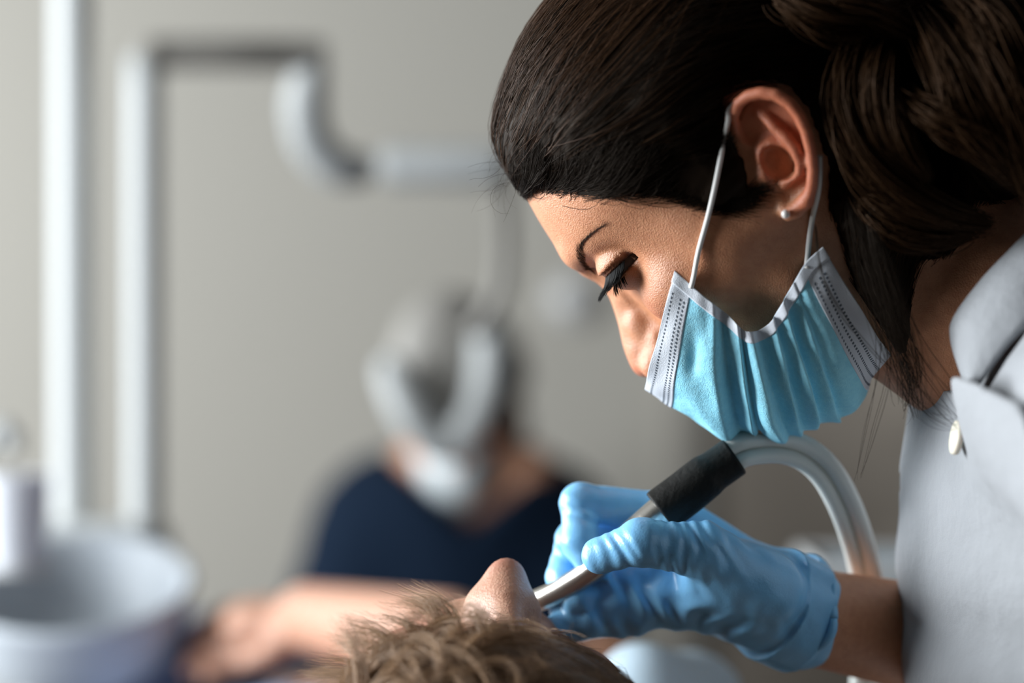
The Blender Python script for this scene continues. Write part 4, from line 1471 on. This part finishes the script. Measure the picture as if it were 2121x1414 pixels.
for i, (x0, y0, x1, y1, nf) in enumerate([(960, 1330, 872, 1236, 60), (935, 1340, 850, 1258, 50), (880, 1360, 800, 1270, 50), (850, 1380, 735, 1290, 50), (820, 1400, 700, 1325, 50), (800, 1430, 662, 1365, 50), (770, 1450, 645, 1400, 40), (1000, 1330, 925, 1262, 50), (740, 1440, 680, 1296, 30)]):
    y = -.055 - .004 * i
    for k_ in range(3):
        ax_, ay_ = r_.normal(0, 20), r_.normal(0, 12)
        mx_, my_ = (x0 + x1) / 2 + 14 + ax_, (y0 + y1) / 2 - 22 + ay_
        g = catmull(ats([(x0 + ax_, y0 + ay_, y), (mx_, my_, y + .006), (x1 + 1.4 * ax_, y1 + ay_, y + .012 + .004 * k_)]), 12)
        o = r_.normal(0, 1, (nf // 2, 3)) * .0022
        tip = r_.normal(0, 1, (nf // 2, 3)) * .0030
        tl.append(g[None] + o[:, None] * (1 - .5 * t) + tip[:, None] * t ** 2)
vv, ff = strands(np.concatenate(tl), .00014, .00005)
obj('hair_tufts', vv, ff, HAIR_P, patient)

# ------------------------------------------------------------------ reclined chair under the patient
M_VINYL = mat('slate_vinyl', (0.10, 0.115, 0.135), 0.45)
M_GREYP = mat('grey_plastic', (0.45, 0.46, 0.46), 0.4)
M_ENAMEL = mat('white_enamel', (0.44, 0.46, 0.46), 0.45, spec=0.3)
M_PORC = mat('white_porcelain', (0.42, 0.46, 0.50), 0.45, spec=0.3)
chair = empty('dental_chair', (-0.1, 0.6, 0.0), 'slate grey reclined chair carrying the patient', 'chair')


def slab_obj(name, a, b, w, th, m, parent, r=.03):
    """Padded slab running from a to b (centre line of its top face), half width w."""
    a, b = np.array(a, float), np.array(b, float)
    t = (b - a)
    ln = np.linalg.norm(t)
    t /= ln
    s = np.cross(t, [0, 0, 1.0])
    s /= np.linalg.norm(s)
    n = np.cross(s, t)
    v, f = rbox((-w, 0, -th), (w, ln, 0), r, 4)
    return obj(name, a + v @ np.stack([s, t, n]), f, m, parent)


hc = PH.to_world((-100, 0, 20))
slab_obj('headrest', hc + np.array([0, -.10, -.012]), hc + np.array([-.02, .13, -.03]), .11, .06, M_VINYL, chair)
slab_obj('backrest', (0.0, .17, .822), (-.15, .78, .758), .19, .09, M_VINYL, chair)
slab_obj('seat', (-.155, .79, .73), (-.21, 1.25, .735), .155, .08, M_VINYL, chair)
slab_obj('leg_rest', (-.212, 1.29, .74), (-.225, 1.40, .40), .15, .06, M_VINYL, chair)
obj('pedestal', *lathe([(.001, 0), (.22, 0), (.22, .04), (.12, .07), (.10, .12), (.10, .66), (.001, .66)], 32, (-.15, .85, 0)), M_GREYP, chair)

# ------------------------------------------------------------------ unit with spittoon bowl and two columns
unit = empty('dental_unit', (-.42, .95, 0), 'white dental unit with a round spittoon bowl and two upright posts', 'dental unit')
box_obj('cabinet', (-.66, .74, .0), (-.42, 1.10, .80), M_ENAMEL, unit, .03, 4)
obj('bowl_arm', *tube(catmull([(-.354, .82, .885), (-.38, .83, .868), (-.43, .85, .84), (-.49, .87, .77)], 20), .020, 16), M_ENAMEL, unit)
bc = at(150, 1222, .81)
tilt = math.radians(19)
Rm = np.array([[1, 0, 0], [0, math.cos(tilt), -math.sin(tilt)], [0, math.sin(tilt), math.cos(tilt)]])
bowl = [(.012, -.075), (.05, -.072), (.078, -.055), (.090, -.025), (.0965, -.004), (.0985, .004), (.0965, .009), (.091, .006), (.084, -.010), (.072, -.036), (.045, -.056), (.012, -.060), (.001, -.060)]
obj('bowl', *lathe([(.001, -.075)] + bowl, 56, bc, Rm), M_PORC, unit)
# raised back of the bowl flowing up to the posts
obj('bowl_neck', *lathe([(.001, -.13), (.028, -.13), (.030, -.10), (.045, -.080), (.03, -.066), (.001, -.066)], 32, bc + np.array([0, .01, 0])), M_PORC, unit)
obj('base_bracket', *rbox((-.50, .95, .78), (-.40, 1.05, 1.0), .015, 3), M_ENAMEL, unit)
obj('column_base', *rbox(at(90, 1135, .93) + np.array([-.06, 0, -.05]), at(335, 1085, .93) + np.array([0, .09, 0]), .02, 4), M_ENAMEL, unit)


def post(x_px, w, y, top, bot, name, m=M_ENAMEL):
    a, b = at(x_px, bot, y), at(x_px, top, y)
    pts = np.array([[a[0], y, z] for z in np.linspace(a[2], b[2], 14)])
    return obj(name, *tube(pts, w / 2, 28), m, unit)


post(150, .0325, 1.0, -160, 1200, 'column')
post(299, .0300, .98, 118, 1200, 'column')
sp = catmull(np.concatenate([[[-.442, .84, .78], [-.442, .84, .95]], ats([(-60, 1010, .84), (-40, 930, .84), (-5, 890, .84), (20, 900, .84), (22, 935, .84)])]), 40)
obj('cup_filler_spout', *tube(sp, .0085, 14), M_ENAMEL, unit)
cup_c = at(38, 1172, .79)
obj('cup_rest', *join([lathe([(.001, -.005), (.027, -.005), (.028, -.0015), (.027, -.0005), (.001, -.0005)], 28, cup_c), tube(np.array([cup_c + np.array([0, 0, -.004]), [-.42, .817, cup_c[2] - .004], [-.442, .84, cup_c[2] - .004]]), .005, 10)]), M_GREYP, unit)
cup = obj('plastic_cup', *lathe([(.001, 0), (.020, 0), (.0215, .003), (.0262, .070), (.0275, .073), (.0262, .0735), (.0252, .070), (.0195, .004), (.001, .004)], 32, cup_c), mat('cup_plastic', (.5, .52, .56), .5, sss=.2, sss_r=(1, 1, 1), sss_s=.004))
tag(cup, 'white plastic cup standing at the rim of the spittoon bowl', 'cup')

# ------------------------------------------------------------------ lamp on a jointed arm
lamp = empty('dental_lamp', tuple(at(299, 118, .98)), 'white dental lamp with jointed arm hanging in front of the assistant', 'lamp')
arm = catmull(ats([(299, 128, .98), (312, 116, .98), (340, 112, .985), (480, 112, 1.0), (600, 114, 1.02), (668, 118, 1.03)]), 40)
obj('arm', *tube(arm, .0150, 20), mat('arm_paint', (.27, .26, .235), .5), lamp)
obj('joint', *tube(catmull(ats([(655, 120, 1.03), (640, 160, 1.03), (633, 230, 1.04), (650, 300, 1.05), (700, 345, 1.06), (765, 350, 1.07)]), 40), np.interp(np.linspace(0, 1, 40), [0, .12, .35, .8, 1], [.011, .015, .020, .019, .014]), 20), M_ENAMEL, lamp)
b0, b1 = at(775, 380, 1.05), at(1060, 298, 1.05)
obj('arm_housing', *rbox((b0[0], 1.05, b0[2]), (b1[0], 1.12, b1[2]), .02, 4), M_ENAMEL, lamp)
obj('drop_arm', *tube(catmull(ats([(1040, 350, 1.09), (1046, 480, 1.12), (1036, 600, 1.14), (985, 690, 1.16)]), 24), .009, 14), mat('drop_arm_paint', (.21, .20, .18), .5), lamp)
dish_c = at(930, 765, 1.20)
dv, df = lathe([(.001, .020), (.03, .018), (.055, .010), (.070, -.004), (.074, -.012), (.070, -.014), (.052, -.002), (.03, .006), (.001, .008)], 40)
ta = math.radians(78)
Rd = np.array([[1, 0, 0], [0, math.cos(ta), -math.sin(ta)], [0, math.sin(ta), math.cos(ta)]])
dv = dv * np.array([.82, 1.05, 1]) @ Rd.T + dish_c + np.array([0, .03, .005])
obj('reflector', dv, df, mat('reflector_grey', (.24, .23, .21), .6), lamp)
ucv = catmull(ats([(806, 742, 1.2), (822, 800, 1.19), (855, 862, 1.18), (895, 912, 1.18), (940, 918, 1.18), (985, 872, 1.18), (1012, 800, 1.19), (1018, 720, 1.19), (1014, 655, 1.2)]), 60)
obj('handle', *tube(ucv, np.interp(np.linspace(0, 1, 60), [0, .06, .2, .45, .75, .95, 1], [.009, .0155, .0185, .0175, .0205, .019, .010]), 20), M_ENAMEL, lamp)

# ------------------------------------------------------------------ the assistant
M_SCRUB = mat('navy_scrubs', (0.004, 0.010, 0.022), 0.9, spec=0.08, bump=[('noise', 60, .003)])
AY = 1.70
asst = empty('person', (-.06, AY, 0.0), 'assistant in navy scrubs standing behind the lamp', 'person')
a_up = np.array([0.05, -.45, .89])
a_f = np.array([-.05, -.88, -.46])
AH = Pose(at(958, 842, AY), a_f, a_up, 0.90)
s_l, s_r = at(790, 1060, AY + .02), at(1140, 1062, AY + .04)
n_b = at(955, 1010, AY + .03)


def asst_body(p):
    q = AH.to_local(p)
    d = np.full(len(p), 1.0, np.float32)
    m = (np.abs(q - np.array([0, 0, 10], np.float32)) < np.array([150, 130, 160], np.float32)).all(1)
    if m.any():
        d[m] = head_sdf(q[m]) * 0.0009
    d = smin(d, cone(p, AH.to_world((-15, 0, -50)), n_b, .052, .058), .03)
    d = smin(d, cone(p, at(860, 1010, AY + .02), at(1085, 985, AY + .0), .045, .040), .03)
    d = smin(d, chain(p, [n_b, at(955, 1400, AY)], [.06, .09]), .04)
    for sx, e in ((s_l, at(640, 1330, AY - .05)), (s_r, at(1250, 1330, AY - .05))):
        d = smin(d, chain(p, [n_b, sx, e, at(760, 1560, AY - .02)], [.04, .04, .036, .025]), .02)
    return d


v, f = sdf_mesh(asst_body, (-.42, 1.45, .72), (.26, 1.92, 1.30), .0036)
obj('body', v, f, SKIN_P, asst, colors=skin_colors(v, AH, (.50, .27, .17)))
v0, v1 = at(800, 930, AY - .1), at(955, 1105, AY - .1)


def scrub_sdf(p):
    c = at(940, 1250, AY + .02)
    W = np.interp(p[:, 2], [.6, .92, 1.02, 1.06, 1.085], [.20, .175, .150, .10, .055]).astype(np.float32)
    Dp = np.interp(p[:, 2], [.6, .92, 1.02, 1.06, 1.085], [.13, .12, .105, .075, .05]).astype(np.float32)
    q = p - c
    k = np.sqrt((q[:, 0] / W) ** 2 + (q[:, 1] / Dp) ** 2) + 1e-5
    d = np.maximum((k - 1) * Dp, np.maximum(p[:, 2] - 1.085, .6 - p[:, 2]))
    for sx, e in ((s_l, at(725, 1265, AY - .02)), (s_r, at(1200, 1265, AY - .02))):
        d = smin(d, cone(p, sx + np.array([0, 0, -.005]), e, .062, .064), .05)
    # V neck cut
    ax_ = np.abs(p[:, 0] - at(975, 1000, AY)[0] ) 
    cut = np.maximum(ax_ * .82 - (p[:, 2] - at(965, 1092, AY)[2]) * 0.95, -(d + .5))
    d = smax(d, -cut - .0, .01)
    return (d + .004 * wob(p, 6, 9)).astype(np.float32)


v, f = sdf_mesh(scrub_sdf, (-.45, 1.50, .60), (.30, 1.94, 1.14), .006)
obj('scrub_top', v, f, M_SCRUB, asst)


def asst_hair(p):
    q = AH.to_local(p)
    d = cap_local(q)
    d = smin(d, ell(q, (-45, 50, -50), (40, 36, 46)), 14)
    return d * .0009 + .0012 * wob(p, 30, 2)


v, f = sdf_mesh(asst_hair, (-.25, 1.52, .98), (.16, 1.94, 1.34), .004)
obj('hair', v, f, mat('assistant_hair', (.035, .02, .013), .45), asst)
cols = mat('assistant_mask', (.62, .68, .70), .8)
mq = np.array([[(64 - 3 * abs(t) ** 2 * 10 + (44 + 8 * math.sin(s * 3.1)) * math.cos(t * 1.25), 58 * math.sin(t * 1.25), -14 - 80 * s) for t in np.linspace(-1, 1, 24)] for s in np.linspace(0, 1, 14)])
n1, n2 = mq.shape[:2]
idx = np.arange(n1 * n2).reshape(n1, n2)
a = np.stack([idx[:-1, :-1], idx[:-1, 1:], idx[1:, 1:], idx[1:, :-1]], -1).reshape(-1, 4)
q2 = np.concatenate([mq.reshape(-1, 3) + np.array([1.0, 0, 0]), mq.reshape(-1, 3)])
lp = np.concatenate([idx[0, :-1], idx[:-1, -1], idx[-1, :0:-1], idx[:0:-1, 0]])
nx = np.roll(lp, -1)
obj('face_mask', AH.to_world(q2), np.concatenate([a, a[:, ::-1] + n1 * n2, np.stack([nx, lp, lp + n1 * n2, nx + n1 * n2], -1)]), cols, asst)

# ------------------------------------------------------------------ tray beside the coat, plate on the wall
tray = empty('instrument_tray', tuple(at(1800, 1200, .75) * np.array([1, 1, 0])), 'pale blue instrument tray on a stand behind the forearm', 'tray')
t0 = at(1800, 1195, .75)
obj('tray_top', *rbox(t0 + np.array([-.045, -.06, -.012]), t0 + np.array([.16, .10, .006]), .008, 3), mat('tray_blue', (.30, .46, .58), .4), tray)
obj('tray_rim', *join([rbox(t0 + np.array(a_), t0 + np.array(b_), .003, 2) for a_, b_ in [((-.047, -.062, .0), (.162, -.056, .016)), ((-.047, .096, .0), (.162, .102, .016)), ((-.047, -.062, .0), (-.041, .102, .016)), ((.156, -.062, .0), (.162, .102, .016))]]), M_GREYP, tray)
obj('stand_pole', *tube(np.array([t0 + np.array([.06, .02, -.01]), [t0[0] + .06, t0[1] + .02, .5], [t0[0] + .06, t0[1] + .02, .03]]), .014, 16), M_GREYP, tray)
obj('stand_foot', *lathe([(.001, 0), (.16, 0), (.16, .015), (.03, .035), (.001, .035)], 32, (t0[0] + .06, t0[1] + .02, 0)), M_GREYP, tray)
wc = at(1188, 622, WALL_Y)
pl = obj('wall_switch', *lathe([(.001, 0), (.033, 0), (.033, .006), (.029, .010), (.012, .010), (.010, .013), (.001, .013)], 32, wc, np.array([[1, 0, 0], [0, 0, -1], [0, 1, 0]])), mat('switch_plastic', (.36, .36, .355), .4))
tag(pl, 'round pale switch plate on the wall beside the nose', 'wall switch')
